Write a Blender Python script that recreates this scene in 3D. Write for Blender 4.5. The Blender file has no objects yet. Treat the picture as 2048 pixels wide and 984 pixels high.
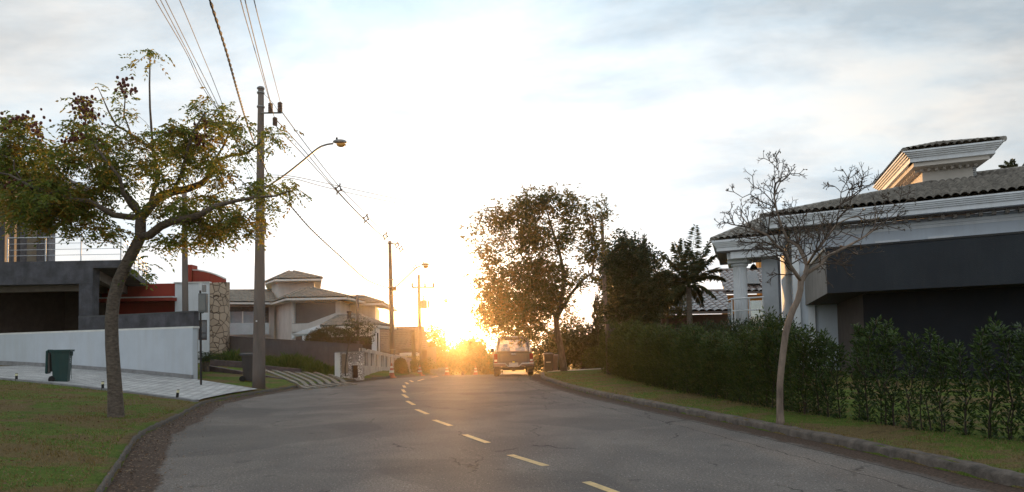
import bpy, bmesh, math, random
import numpy as np
from mathutils import Vector, Matrix
random.seed(7); RNG = np.random.default_rng(11)
SC = bpy.context.scene
COL = SC.collection
R = math.radians
# ------------------------------------------------------------------ camera
CAM_H = 1.45; F = 1400.0; PITCH = R(2.5); ROLL = R(1.0)
SH = 198.0/F - math.tan(PITCH)
_f = Vector((0, math.cos(PITCH), math.sin(PITCH))); _u = Vector((0, -math.sin(PITCH), math.cos(PITCH))); _r = Vector((1, 0, 0))
CR = _r*math.cos(ROLL) - _u*math.sin(ROLL); CU = _u*math.cos(ROLL) + _r*math.sin(ROLL); CF = _f
cd = bpy.data.cameras.new('camera'); cam = bpy.data.objects.new('camera', cd); COL.objects.link(cam)
cd.sensor_width = 36; cd.lens = F*36/2048; cd.shift_y = SH*F/2048; cd.clip_start = 0.1; cd.clip_end = 5000
M = Matrix((( CR.x, CU.x, -CF.x, 0), (CR.y, CU.y, -CF.y, 0), (CR.z, CU.z, -CF.z, CAM_H), (0, 0, 0, 1)))
cam.matrix_world = M; SC.camera = cam
# ------------------------------------------------------------------ sun, sky, exposure
SUN_AZ = R(-4.9); SUN_EL = R(1.0)
SD = Vector((math.sin(SUN_AZ)*math.cos(SUN_EL), math.cos(SUN_AZ)*math.cos(SUN_EL), math.sin(SUN_EL)))
sl = bpy.data.lights.new('sun', 'SUN'); sl.energy = 4.5; sl.angle = R(0.6); sl.color = (1.0, 0.54, 0.20)
sun = bpy.data.objects.new('sun', sl); COL.objects.link(sun); sun.rotation_euler = SD.to_track_quat('Z', 'Y').to_euler(); sun.location = (0, 0, 40)
SC.view_settings.view_transform = 'Standard'; SC.view_settings.look = 'None'; SC.view_settings.gamma = 1.0
SC.view_settings.use_curve_mapping = False; SC.view_settings.exposure = 0.72
try:
    SC.cycles.use_denoising = True; SC.cycles.denoiser = 'OPENIMAGEDENOISE'
    SC.cycles.max_bounces = 6; SC.cycles.diffuse_bounces = 3; SC.cycles.glossy_bounces = 3; SC.cycles.transmission_bounces = 4
    SC.cycles.transparent_max_bounces = 12; SC.cycles.volume_bounces = 0; SC.cycles.sample_clamp_indirect = 6
    SC.cycles.caustics_reflective = False; SC.cycles.caustics_refractive = False
except Exception: pass
class NT:
    def __init__(s, tree): s.t = tree; s.n = tree.nodes; s.l = tree.links
    def new(s, typ, **kw):
        nd = s.n.new(typ)
        for k, v in kw.items():
            if k == 'inp':
                for kk, vv in v.items():
                    if isinstance(vv, bpy.types.NodeSocket): s.l.new(vv, nd.inputs[kk])
                    else: nd.inputs[kk].default_value = vv
            else: setattr(nd, k, v)
        return nd
    def math(s, op, a, b=0.5, c=0.5, clamp=False):
        nd = s.n.new('ShaderNodeMath'); nd.operation = op; nd.use_clamp = clamp
        for i, v in enumerate((a, b, c)):
            if isinstance(v, bpy.types.NodeSocket): s.l.new(v, nd.inputs[i])
            else: nd.inputs[i].default_value = v
        return nd.outputs[0]
    def vmath(s, op, a, b=(0, 0, 0)):
        nd = s.n.new('ShaderNodeVectorMath'); nd.operation = op
        for i, v in enumerate((a, b)):
            if isinstance(v, bpy.types.NodeSocket): s.l.new(v, nd.inputs[i])
            else: nd.inputs[i].default_value = v
        return nd
    def mix(s, f, a, b, mode='MIX'):
        nd = s.n.new('ShaderNodeMix'); nd.data_type = 'RGBA'; nd.blend_type = mode
        for i, v in ((0, f), (6, a), (7, b)):
            if isinstance(v, bpy.types.NodeSocket): s.l.new(v, nd.inputs[i])
            else: nd.inputs[i].default_value = v if i == 0 or len(v) == 4 else (*v, 1)
        return nd.outputs[2]
    def noise(s, vec, scale, detail=4, rough=.55, dist=0.0):
        nd = s.n.new('ShaderNodeTexNoise'); nd.inputs['Scale'].default_value = scale; nd.inputs['Detail'].default_value = detail
        nd.inputs['Roughness'].default_value = rough; nd.inputs['Distortion'].default_value = dist
        if vec is not None: s.l.new(vec, nd.inputs['Vector'])
        return nd
    def ramp(s, fac, pts):
        nd = s.n.new('ShaderNodeValToRGB'); s.l.new(fac, nd.inputs[0]); cr = nd.color_ramp
        while len(cr.elements) > 1: cr.elements.remove(cr.elements[0])
        for i, (p, c) in enumerate(pts):
            e = cr.elements[0] if i == 0 else cr.elements.new(p)
            e.position = p; e.color = (c, c, c, 1) if isinstance(c, (int, float)) else (*c, 1)
        return nd.outputs[0]
W = bpy.data.worlds.new('World'); SC.world = W; W.use_nodes = True
g = NT(W.node_tree); g.n.clear()
SKY_STRENGTH = 0.1
sky = g.new('ShaderNodeTexSky', sky_type='NISHITA', sun_disc=False, sun_elevation=SUN_EL, sun_rotation=SUN_AZ, altitude=700, air_density=1.0, dust_density=2.0, ozone_density=1.0)
tc = g.new('ShaderNodeTexCoord'); d = tc.outputs['Generated']
dn = g.vmath('NORMALIZE', d).outputs[0]
dot = g.vmath('DOT_PRODUCT', dn, tuple(SD)).outputs['Value']
sep = g.new('ShaderNodeSeparateXYZ'); g.l.new(dn, sep.inputs[0])
zz = g.math('ADD', g.math('ABSOLUTE', sep.outputs['Z']), 0.22)
cu = g.new('ShaderNodeCombineXYZ'); g.l.new(g.math('DIVIDE', sep.outputs['X'], zz), cu.inputs[0]); g.l.new(g.math('DIVIDE', sep.outputs['Y'], zz), cu.inputs[1])
rot = g.new('ShaderNodeMapping'); g.l.new(cu.outputs[0], rot.inputs[0]); rot.inputs['Rotation'].default_value = (0, 0, R(24)); rot.inputs['Scale'].default_value = (1.0, 1.5, 1); rot.inputs['Location'].default_value = (3.1, 1.7, 0)
n1 = g.noise(rot.outputs[0], 1.05, 9, .60, 0.4).outputs[0]
n2 = g.noise(rot.outputs[0], 3.4, 8, .66, 0.4).outputs[0]
gp = g.math('MULTIPLY', g.math('ADD', dot, 1.0), 0.5)             # 0..1 away..towards the sun
pos = g.math('MAXIMUM', dot, 0.0)
br = g.math('ADD', g.math('MULTIPLY', g.math('POWER', gp, 3.0), 0.10), 0.44)
br = g.math('ADD', br, g.math('MULTIPLY', g.math('POWER', pos, 8.0), 0.66))
br = g.math('ADD', br, g.math('MULTIPLY', g.math('POWER', g.math('SUBTRACT', 1.0, gp), 1.6), 0.30))   # added fill: sky behind the camera brightened to lift the ground
br = g.math('ADD', br, g.math('MULTIPLY', g.math('POWER', pos, 120.0), 2.2))
cf = g.ramp(g.math('ADD', g.math('MULTIPLY', n1, .72), g.math('MULTIPLY', n2, .28)), [(0.36, 0.0), (0.5, 0.5), (0.64, 1.0)])
bright = g.mix(cf, (0.72, 0.90, 1.03), (1.07, 1.05, 1.01))          # thin blue veil -> lit cloud
shade = g.ramp(g.noise(rot.outputs[0], 1.5, 9, .60, 0.25).outputs[0], [(0.41, (1.08, 1.06, 1.04)), (0.49, (.95, .955, .965)), (0.61, (.74, .765, .795))])
shade = g.mix(g.math('MULTIPLY', g.math('POWER', pos, 30.0), 1.0, clamp=True), shade, (1, 1, 1))
bright = g.mix(1.0, bright, shade, 'MULTIPLY')
br = g.math('MULTIPLY', g.math('MULTIPLY', br, 1.3), g.ramp(sep.outputs['Z'], [(.26, .80), (.44, .78), (.62, 1.0), (.9, 1.0)]))
warm = g.mix(g.math('POWER', pos, 60.0), (1, 1, 1), (1.0, .86, .60))
cc = g.mix(1.0, bright, warm, 'MULTIPLY')
cc = g.mix(1.0, cc, g.mix(g.math('POWER', gp, 2.5), (.95, .97, .99), (1, 1, 1)), 'MULTIPLY')
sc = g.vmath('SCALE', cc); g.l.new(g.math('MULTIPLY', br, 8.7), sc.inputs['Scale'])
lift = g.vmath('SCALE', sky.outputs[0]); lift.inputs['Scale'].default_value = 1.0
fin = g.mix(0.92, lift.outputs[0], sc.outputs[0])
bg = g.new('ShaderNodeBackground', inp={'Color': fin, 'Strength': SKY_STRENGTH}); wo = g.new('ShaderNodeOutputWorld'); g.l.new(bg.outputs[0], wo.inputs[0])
# ------------------------------------------------------------------ pixel helpers (the photograph's 2048x984 pixels)
def ray(px, py): return (CR*((px-1024)/F) + CU*((492-py)/F + SH) + CF)
def P(px, py, Y):
    v = ray(px, py); t = Y/v.y
    return Vector((v.x*t, Y, CAM_H + v.z*t))
def G(px, py, z=0.0):
    v = ray(px, py); t = (z-CAM_H)/v.z
    return Vector((v.x*t, v.y*t, z))
def hor(px): return 690 - (px-1024)*math.tan(ROLL)
# ------------------------------------------------------------------ object helpers
def tag(o, label=None, cat=None, group=None, kind=None):
    if label: o['label'] = label
    if cat: o['category'] = cat
    if group: o['group'] = group
    if kind: o['kind'] = kind
    return o
def thing(name, label, cat, loc=(0, 0, 0), rz=0.0, group=None):
    o = bpy.data.objects.new(name, None); COL.objects.link(o); o.location = loc; o.rotation_euler = (0, 0, rz); o.empty_display_size = .2
    return tag(o, label, cat, group)
def root_loc(o):
    v = Vector((0, 0, 0))
    while o is not None: v += Vector(o.location); o = o.parent
    return v
class MB:
    def __init__(s): s.v = []; s.f = []; s.mi = []; s.uv = None
    def add(s, verts, faces, mi=0):
        b = len(s.v); s.v.extend([tuple(p) for p in verts]); s.f.extend([tuple(b+i for i in f) for f in faces]); s.mi.extend([mi]*len(faces)); return b
    def box(s, c, size, rz=0.0, mi=0, taper=None):
        hx, hy, hz = size[0]/2, size[1]/2, size[2]/2; ca, sa = math.cos(rz), math.sin(rz); vs = []
        for z in (-hz, hz):
            k = 1.0 if (taper is None or z < 0) else taper
            for x, y in ((-hx, -hy), (hx, -hy), (hx, hy), (-hx, hy)):
                x *= k; y *= k
                vs.append((c[0]+x*ca-y*sa, c[1]+x*sa+y*ca, c[2]+z))
        s.add(vs, [(0, 3, 2, 1), (4, 5, 6, 7), (0, 1, 5, 4), (1, 2, 6, 5), (2, 3, 7, 6), (3, 0, 4, 7)], mi); return s
    def prism(s, poly, z0, z1, mi=0):
        """poly: list of (x,y) ccw; z0/z1 numbers or per-vertex lists"""
        n = len(poly); a = z0 if isinstance(z0, (list, tuple)) else [z0]*n; b = z1 if isinstance(z1, (list, tuple)) else [z1]*n
        vs = [(p[0], p[1], a[i]) for i, p in enumerate(poly)] + [(p[0], p[1], b[i]) for i, p in enumerate(poly)]
        s.add(vs, [tuple(range(n-1, -1, -1)), tuple(range(n, 2*n))] + [(i, (i+1) % n, n+(i+1) % n, n+i) for i in range(n)], mi); return s
    def hexa(s, b4, t4, mi=0):
        s.add(list(b4)+list(t4), [(0, 3, 2, 1), (4, 5, 6, 7), (0, 1, 5, 4), (1, 2, 6, 5), (2, 3, 7, 6), (3, 0, 4, 7)], mi); return s
    def tube(s, pts, rad, n=8, mi=0, caps=True):
        pts = [Vector(p) for p in pts]; m = len(pts)
        if not isinstance(rad, (list, tuple)): rad = [rad]*m
        up = None; rings = []
        for i, p in enumerate(pts):
            t = (pts[min(i+1, m-1)] - pts[max(i-1, 0)])
            if t.length < 1e-9: t = Vector((0, 0, 1))
            t.normalize()
            if up is None:
                a = Vector((0, 0, 1)) if abs(t.z) < .9 else Vector((1, 0, 0)); up = (a - t*a.dot(t)).normalized()
            else:
                up = up - t*up.dot(t)
                up = up.normalized() if up.length > 1e-6 else t.orthogonal().normalized()
            w = t.cross(up); rings.append([p + (up*math.cos(2*math.pi*k/n) + w*math.sin(2*math.pi*k/n))*rad[i] for k in range(n)])
        vs = [v for r in rings for v in r]
        fs = [(i*n+k, i*n+(k+1) % n, (i+1)*n+(k+1) % n, (i+1)*n+k) for i in range(m-1) for k in range(n)]
        if caps: fs += [tuple(range(n-1, -1, -1)), tuple((m-1)*n+k for k in range(n))]
        s.add(vs, fs, mi); return s
    def lathe(s, c, prof, n=16, mi=0):
        vs = []; m = len(prof)
        for r, z in prof:
            for k in range(n): a = 2*math.pi*k/n; vs.append((c[0]+r*math.cos(a), c[1]+r*math.sin(a), c[2]+z))
        fs = [(i*n+k, i*n+(k+1) % n, (i+1)*n+(k+1) % n, (i+1)*n+k) for i in range(m-1) for k in range(n)]
        fs += [tuple(range(n-1, -1, -1)), tuple((m-1)*n+k for k in range(n))]
        s.add(vs, fs, mi); return s
    def ball(s, c, r, n=6, mi=0, sq=(1, 1, 1)):
        rings = max(3, n//2+1); prof = [(math.sin(math.pi*i/rings), -math.cos(math.pi*i/rings)) for i in range(rings+1)]
        vs = []
        for pr, pz in prof[1:-1]:
            for k in range(n): a = 2*math.pi*k/n; vs.append((c[0]+r*sq[0]*pr*math.cos(a), c[1]+r*sq[1]*pr*math.sin(a), c[2]+r*sq[2]*pz))
        b = len(vs); vs += [(c[0], c[1], c[2]-r*sq[2]), (c[0], c[1], c[2]+r*sq[2])]; m = rings-1
        fs = [(i*n+k, i*n+(k+1) % n, (i+1)*n+(k+1) % n, (i+1)*n+k) for i in range(m-1) for k in range(n)]
        fs += [(b, (k+1) % n, k) for k in range(n)] + [(b+1, (m-1)*n+k, (m-1)*n+(k+1) % n) for k in range(n)]
        s.add(vs, fs, mi); return s
    def quad(s, a, b, c, d, mi=0): s.add([a, b, c, d], [(0, 1, 2, 3)], mi); return s
    def build(s, name, mats, parent=None, local=False, smooth=False, bevel=0.0, sharp=None):
        me = bpy.data.meshes.new(name); o = bpy.data.objects.new(name, me); COL.objects.link(o)
        off = Vector((0, 0, 0))
        if parent is not None:
            o.parent = parent
            if not local: off = root_loc(parent)
        if not local and parent is None and len(s.v):
            a = np.array(s.v); c = (a.min(0)+a.max(0))/2; off = Vector((c[0], c[1], a[:, 2].min())); o.location = off
        me.from_pydata([(x-off.x, y-off.y, z-off.z) for x, y, z in s.v], [], s.f)
        if not isinstance(mats, (list, tuple)): mats = [mats]
        for m in mats: me.materials.append(m)
        me.polygons.foreach_set('material_index', s.mi)
        if smooth: me.polygons.foreach_set('use_smooth', [True]*len(s.f))
        me.update()
        if bevel > 0:
            bm = bmesh.new(); bm.from_mesh(me); bmesh.ops.remove_doubles(bm, verts=bm.verts, dist=1e-5)
            es = [e for e in bm.edges if len(e.link_faces) == 2 and e.calc_face_angle(0) > R(35)]
            bmesh.ops.bevel(bm, geom=es, offset=bevel, segments=2, affect='EDGES', profile=.6); bm.to_mesh(me); bm.free()
        if sharp:
            try: me.set_sharp_from_angle(angle=R(sharp))
            except Exception: pass
        return o
def np_mesh(name, V, Fq, mat, parent=None, off=None, smooth=False):
    """fast mesh from arrays, all faces with the same corner count"""
    V = np.asarray(V, dtype=np.float32); Fq = np.asarray(Fq, dtype=np.int32)
    if parent is not None: V = V - np.array(root_loc(parent), dtype=np.float32)
    o_loc = None
    if parent is None:
        c = (V.min(0)+V.max(0))/2; c[2] = V[:, 2].min(); V = V - c; o_loc = c
    me = bpy.data.meshes.new(name); k = Fq.shape[1]; nf = len(Fq)
    me.vertices.add(len(V)); me.vertices.foreach_set('co', V.ravel())
    me.loops.add(nf*k); me.loops.foreach_set('vertex_index', Fq.ravel())
    me.polygons.add(nf); me.polygons.foreach_set('loop_start', np.arange(nf, dtype=np.int32)*k)
    me.polygons.foreach_set('loop_total', np.full(nf, k, dtype=np.int32))
    me.update(calc_edges=True); me.validate()
    if smooth: me.polygons.foreach_set('use_smooth', [True]*nf)
    me.materials.append(mat); o = bpy.data.objects.new(name, me); COL.objects.link(o)
    if parent is not None: o.parent = parent
    if o_loc is not None: o.location = [float(x) for x in o_loc]
    return o
# ------------------------------------------------------------------ materials
MATS = {}
def mat(name, col, rough=.75, var=.18, vscale=3.0, bump=.15, bscale=60.0, col2=None, spec=.35, metal=0.0, stretch=None, dirt=None):
    """plain surface with two scales of colour wear and a fine bump"""
    if name in MATS: return MATS[name]
    m = bpy.data.materials.new(name); m.use_nodes = True; g = NT(m.node_tree); bs = g.n['Principled BSDF']
    tc = g.new('ShaderNodeTexCoord'); v = tc.outputs['Object']
    if stretch:
        mp = g.new('ShaderNodeMapping'); g.l.new(v, mp.inputs[0]); mp.inputs['Scale'].default_value = stretch; v = mp.outputs[0]
    a = g.noise(v, vscale, 6, .62).outputs[0]; b = g.noise(tc.outputs['Object'], bscale, 3, .6).outputs[0]
    c1 = tuple(min(1, x*(1+var)) for x in col); c0 = tuple(x*(1-var) for x in (col2 or col))
    c = g.mix(g.ramp(a, [(0.3, 0.0), (0.7, 1.0)]), c0, c1)
    c = g.mix(g.math('MULTIPLY', b, var*.9), c, tuple(x*.55 for x in col))
    if dirt:
        mp2 = g.new('ShaderNodeMapping'); g.l.new(tc.outputs['Object'], mp2.inputs[0]); mp2.inputs['Scale'].default_value = (2.2, 2.2, .25)
        st = g.ramp(g.noise(mp2.outputs[0], 1.6, 6, .7).outputs[0], [(0.45, 0.0), (0.75, 1.0)])
        c = g.mix(g.math('MULTIPLY', st, dirt[1]), c, dirt[0])
    g.l.new(c, bs.inputs['Base Color']); bs.inputs['Roughness'].default_value = rough; bs.inputs['Metallic'].default_value = metal
    bs.inputs['Specular IOR Level'].default_value = spec
    if bump > 0:
        bn = g.new('ShaderNodeBump', inp={'Height': b, 'Strength': bump, 'Distance': .02}); g.l.new(bn.outputs[0], bs.inputs['Normal'])
    MATS[name] = m; return m
def leaf_mat(name, cols, trans=.45, warmcol=None, warm=.0, rough=.55, wscale=.9, thr=(.60, .72)):
    m = bpy.data.materials.new(name); m.use_nodes = True; g = NT(m.node_tree); g.n.clear()
    ge = g.new('ShaderNodeNewGeometry'); r = ge.outputs['Random Per Island']
    c = g.ramp(r, [(i/(len(cols)-1), x) for i, x in enumerate(cols)])
    if warmcol:
        tc = g.new('ShaderNodeTexCoord'); nn = g.noise(tc.outputs['Object'], wscale, 3, .6).outputs[0]
        k = g.math('MULTIPLY', g.ramp(g.math('ADD', nn, g.math('MULTIPLY', r, .18)), [(thr[0], 0.0), (thr[1], 1.0)]), warm)
        c = g.mix(k, c, warmcol)
    df = g.new('ShaderNodeBsdfPrincipled', inp={'Base Color': c, 'Roughness': rough}); df.inputs['Specular IOR Level'].default_value = .3
    tr = g.new('ShaderNodeBsdfTranslucent'); g.l.new(g.mix(.12, c, (.60, .62, .08), 'MIX') if warm else c, tr.inputs[0])
    mx = g.new('ShaderNodeMixShader'); mx.inputs[0].default_value = trans; g.l.new(df.outputs[0], mx.inputs[1]); g.l.new(tr.outputs[0], mx.inputs[2])
    o = g.new('ShaderNodeOutputMaterial'); g.l.new(mx.outputs[0], o.inputs[0]); return m
def glass_mat(name, tint=(.9, .95, .95), rough=.02, trans=.85):
    m = bpy.data.materials.new(name); m.use_nodes = True; g = NT(m.node_tree); g.n.clear()
    gl = g.new('ShaderNodeBsdfGlossy', inp={'Color': (1, 1, 1, 1), 'Roughness': rough}); tr = g.new('ShaderNodeBsdfTransparent', inp={'Color': (*tint, 1)})
    fr = g.new('ShaderNodeFresnel', inp={'IOR': 1.5}); k = g.math('ADD', g.math('MULTIPLY', fr.outputs[0], .9), 1-trans, clamp=True)
    mx = g.new('ShaderNodeMixShader'); g.l.new(k, mx.inputs[0]); g.l.new(tr.outputs[0], mx.inputs[1]); g.l.new(gl.outputs[0], mx.inputs[2])
    o = g.new('ShaderNodeOutputMaterial'); g.l.new(mx.outputs[0], o.inputs[0]); return m
# ------------------------------------------------------------------ terrain functions
KLP = [(208, 984), (239, 940), (263, 896), (287, 869), (342, 845), (407, 809), (478, 794), (545, 783), (620, 772), (700, 764), (770, 756.5)]
KRP = [(2025, 976), (1960, 958), (1874, 937), (1702, 898), (1551, 866), (1400, 834), (1320, 818), (1200, 793), (1130, 775), (1082, 758)]
KL = [(-0.2, -2.0), (-1.8, 2.0)] + [tuple(G(*p)[:2]) for p in KLP] + [(-4.9, 37), (-4.5, 45), (-4.2, 60), (-4.6, 100), (-5.5, 140)]
KR = [(7.9, -2.0), (6.8, 2.0)] + [tuple(G(*p)[:2]) for p in KRP] + [(1.45, 37), (2.3, 45), (3.2, 60), (3.4, 100), (2.5, 140)]
KL = [(2.0+(-40+2)*0, -40)] + KL if False else [(14.5, -40)] + KL; KR = [(22.0, -40)] + KR
KL.sort(key=lambda p: p[1]); KR.sort(key=lambda p: p[1])
_kly = np.array([p[1] for p in KL]); _klx = np.array([p[0] for p in KL]); _kry = np.array([p[1] for p in KR]); _krx = np.array([p[0] for p in KR])
def _smooth(ys, xs):
    t = np.linspace(-40, 145, 1200); v = np.interp(t, ys, xs); k = np.exp(-np.linspace(-2, 2, 13)**2); k /= k.sum()
    vp = np.pad(v, 6, mode='edge'); return t, np.convolve(vp, k, 'valid')
_tl, _vl = _smooth(_kly, _klx); _tr, _vr = _smooth(_kry, _krx)
def klx(y): return float(np.interp(y, _tl, _vl))
def krx(y): return float(np.interp(y, _tr, _vr))
def rz(y):
    if y < 31: return 0.0
    if y < 41: return -0.0026*(y-31)**2
    if y < 110: return -0.26 - 0.052*(y-41)
    return -0.26-0.052*69
def left_rise(dd): return 1.3*(1-math.exp(-dd*.1/1.3)) if dd > 0 else 0
def gz(x, y):
    a, b = klx(y), krx(y); base = rz(y)
    if x < a:
        dd = a-x; fade = min(1, max(0, (y+2)/10)); k = 1 if y < 40 else max(.25, 1-(y-40)/30)
        return base + .115 + left_rise(dd)*(.35+.65*fade)*k
    if x > b:
        dd = x-b; return base + .12 + .035*min(dd, 6)
    return base
# ------------------------------------------------------------------ ground, road, kerbs
def ground_mat():
    m = bpy.data.materials.new('lawn_soil'); m.use_nodes = True; g = NT(m.node_tree); bs = g.n['Principled BSDF']
    tc = g.new('ShaderNodeTexCoord'); v = g.new('ShaderNodeNewGeometry').outputs['Position']
    a = g.noise(v, .75, 6, .65, .4).outputs[0]; b = g.noise(v, 4.5, 5, .7).outputs[0]; c = g.noise(v, 55, 4, .7).outputs[0]
    col = g.mix(g.ramp(b, [(.35, 0.0), (.65, 1.0)]), (.075, .135, .018), (.15, .19, .035))
    dry = g.ramp(a, [(.47, 0.0), (.54, 1.0)]); col = g.mix(g.math('MULTIPLY', dry, .9), col, (.20, .13, .065))
    soil = g.ramp(g.math('ADD', g.math('MULTIPLY', a, .5), g.math('MULTIPLY', b, .5)), [(.56, 0.0), (.66, 1.0)])
    col = g.mix(g.math('MULTIPLY', soil, .7), col, (.055, .034, .022))
    col = g.mix(g.ramp(c, [(.35, .75), (.6, 0.0)]), col, (.018, .022, .007))
    g.l.new(col, bs.inputs['Base Color']); bs.inputs['Roughness'].default_value = .95; bs.inputs['Specular IOR Level'].default_value = .1
    bn = g.new('ShaderNodeBump', inp={'Height': c, 'Strength': .9, 'Distance': .03}); g.l.new(bn.outputs[0], bs.inputs['Normal']); return m
MG = ground_mat()
def stations():
    return list(np.arange(-40, 0, 3.0)) + list(np.arange(0, 62, .4)) + list(np.arange(62, 142, 3.0)) + [150, 170, 200, 260, 340, 440]
offs = [.05, .2, .5, .9, 1.4, 2, 2.7, 3.5, 4.5, 5.5, 7, 8.5, 10.5, 13, 16, 20, 26, 35, 50, 80, 140, 220]
V = []; ys = stations()
for y in ys:
    yy = min(y, 142); a, b = klx(yy), krx(yy); row = []
    for o in reversed(offs): x = a-o; row.append((x, y, gz(x, y) + (random.uniform(-.012, .012) if o > .3 and y < 60 else -.01)))
    row.append((a+.02, y, rz(y)-.03))
    for k in range(1, 8): row.append((a+(b-a)*k/8, y, rz(y)-.03))
    row.append((b-.02, y, rz(y)-.03))
    for o in offs: x = b+o; row.append((x, y, gz(x, y) + (random.uniform(-.008, .008) if o > .3 and y < 60 else -.01)))
    V += row
nc = len(row); Fq = [(j*nc+i, j*nc+i+1, (j+1)*nc+i+1, (j+1)*nc+i) for j in range(len(ys)-1) for i in range(nc-1)]
tag(np_mesh('ground', V, Fq, MG, smooth=True), kind='structure')
# road sheet, with a UV that carries the distance (m) from the left and right gutters
def road_mat():
    m = bpy.data.materials.new('asphalt'); m.use_nodes = True; g = NT(m.node_tree); bs = g.n['Principled BSDF']
    geo = g.new('ShaderNodeNewGeometry'); v = geo.outputs['Position']
    uv = g.new('ShaderNodeAttribute', attribute_name='edge'); sp = g.new('ShaderNodeSeparateXYZ'); g.l.new(uv.outputs['Vector'], sp.inputs[0])
    fine = g.math('ADD', g.math('MULTIPLY', g.noise(v, 80, 2, .8).outputs[0], .5), g.math('MULTIPLY', g.noise(v, 34, 3, .8).outputs[0], .5)); mid = g.noise(v, 14, 4, .65).outputs[0]; big = g.noise(v, .55, 5, .6, .5).outputs[0]
    mp = g.new('ShaderNodeMapping'); g.l.new(v, mp.inputs[0]); mp.inputs['Rotation'].default_value = (0, 0, R(-14)); mp.inputs['Scale'].default_value = (1.6, .18, 1)
    trk = g.noise(mp.outputs[0], 1.2, 4, .55).outputs[0]
    col = g.mix(g.ramp(fine, [(.40, 0.0), (.60, 1.0)]), (.058, .052, .048), (.262, .226, .200))
    col = g.mix(g.ramp(big, [(.38, .45), (.62, 0.0)]), col, (.050, .045, .044))
    col = g.mix(g.ramp(trk, [(.42, 0.0), (.62, .35)]), col, (.125, .112, .105))
    col = g.mix(g.ramp(mid, [(.60, 0.0), (.74, .35)]), col, (.035, .03, .028))
    spk = g.new('ShaderNodeTexVoronoi', feature='F1', inp={'Vector': v, 'Scale': 26.0})
    sk = g.math('MULTIPLY', g.math('LESS_THAN', spk.outputs['Distance'], .20), g.math('GREATER_THAN', g.noise(v, 30, 1).outputs[0], .56))
    col = g.mix(g.math('MULTIPLY', sk, .7), col, (.42, .40, .38))
    # cracks: long wandering lines
    wv = g.vmath('ADD', g.vmath('SCALE', v).outputs[0], (0, 0, 0))
    nz = g.noise(v, 1.7, 4, .6); off = g.new('ShaderNodeVectorMath', operation='MULTIPLY_ADD'); g.l.new(nz.outputs[1], off.inputs[0]); off.inputs[1].default_value = (.9, .9, 0); g.l.new(v, off.inputs[2])
    mpc = g.new('ShaderNodeMapping'); g.l.new(off.outputs[0], mpc.inputs[0]); mpc.inputs['Scale'].default_value = (.42, .16, 1); mpc.inputs['Rotation'].default_value = (0, 0, R(12))
    vc = g.new('ShaderNodeTexVoronoi', feature='DISTANCE_TO_EDGE', inp={'Vector': mpc.outputs[0], 'Scale': 1.0})
    ck = g.math('MULTIPLY', g.ramp(vc.outputs[0], [(0.0, 1.0), (.0075, 0.0)]), g.ramp(g.noise(v, .8, 2).outputs[0], [(.50, 0.0), (.56, 1.0)]))
    col = g.mix(g.math('MULTIPLY', ck, .8), col, (.014, .013, .012))
    pt = g.noise(v, .22, 2, .4, .2).outputs[0]; col = g.mix(g.ramp(pt, [(.535, 0.0), (.545, .30)]), col, (.055, .050, .047))
    oil = g.ramp(g.noise(v, 1.9, 3, .5).outputs[0], [(.66, 0.0), (.74, .5)]); col = g.mix(oil, col, (.035, .032, .03))
    # silt and leaf litter in the gutters
    e1 = g.math('ADD', sp.outputs[0], g.math('MULTIPLY', g.math('SUBTRACT', g.noise(v, 1.2, 5, .7).outputs[0], .5), .42))
    e2 = g.math('ADD', sp.outputs[1], g.math('MULTIPLY', g.math('SUBTRACT', g.noise(v, 2.6, 5, .7).outputs[0], .5), .6))
    dl = g.ramp(e1, [(.50, 1.0), (.57, 0.0)]); dr = g.ramp(e2, [(.36, 1.0), (.52, 0.0)])
    litter = g.mix(g.ramp(g.noise(v, 30, 4, .7).outputs[0], [(.4, 0.0), (.62, 1.0)]), (.022, .014, .010), (.10, .062, .042))
    col = g.mix(g.math('MULTIPLY', g.math('MAXIMUM', dl, dr), .95), col, litter)
    joint = g.math('MULTIPLY', g.math('LESS_THAN', g.math('ABSOLUTE', g.math('SUBTRACT', g.math('ADD', sp.outputs[1], g.math('MULTIPLY', nz.outputs[0], .10)), .52)), .011), .9)
    joint2 = g.math('MULTIPLY', g.math('LESS_THAN', g.math('ABSOLUTE', g.math('SUBTRACT', g.math('ADD', sp.outputs[1], g.math('MULTIPLY', nz.outputs[0], .3)), 1.15)), .012), .6)
    col = g.mix(g.math('MAXIMUM', joint, joint2), col, (.012, .011, .010))
    g.l.new(col, bs.inputs['Base Color']); bs.inputs['Roughness'].default_value = .85; bs.inputs['Specular IOR Level'].default_value = .16
    hgt = g.math('SUBTRACT', g.math('ADD', fine, g.math('MULTIPLY', mid, .6)), g.math('MULTIPLY', ck, 1.2))
    bn = g.new('ShaderNodeBump', inp={'Height': hgt, 'Strength': .55, 'Distance': .012}); g.l.new(bn.outputs[0], bs.inputs['Normal']); return m
def sheet(name, ys, xa, xb, n, zoff, matl, attr=True):
    V = []; E = []
    for y in ys:
        a, b = xa(y), xb(y)
        for k in range(n+1):
            x = a+(b-a)*k/n; V.append((x, y, rz(y)+zoff)); E.append((x-klx(y), krx(y)-x, 0))
    Fq = [(j*(n+1)+i, j*(n+1)+i+1, (j+1)*(n+1)+i+1, (j+1)*(n+1)+i) for j in range(len(ys)-1) for i in range(n)]
    o = np_mesh(name, V, Fq, matl, smooth=True)
    if attr:
        at = o.data.attributes.new('edge', 'FLOAT_VECTOR', 'POINT'); at.data.foreach_set('vector', np.array(E, dtype=np.float32).ravel())
    return o
ysr = [y for y in ys if y <= 140]
tag(sheet('road', ysr, lambda y: klx(y)-.02, lambda y: krx(y)+.02, 12, 0.0, road_mat()), kind='structure')
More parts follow.
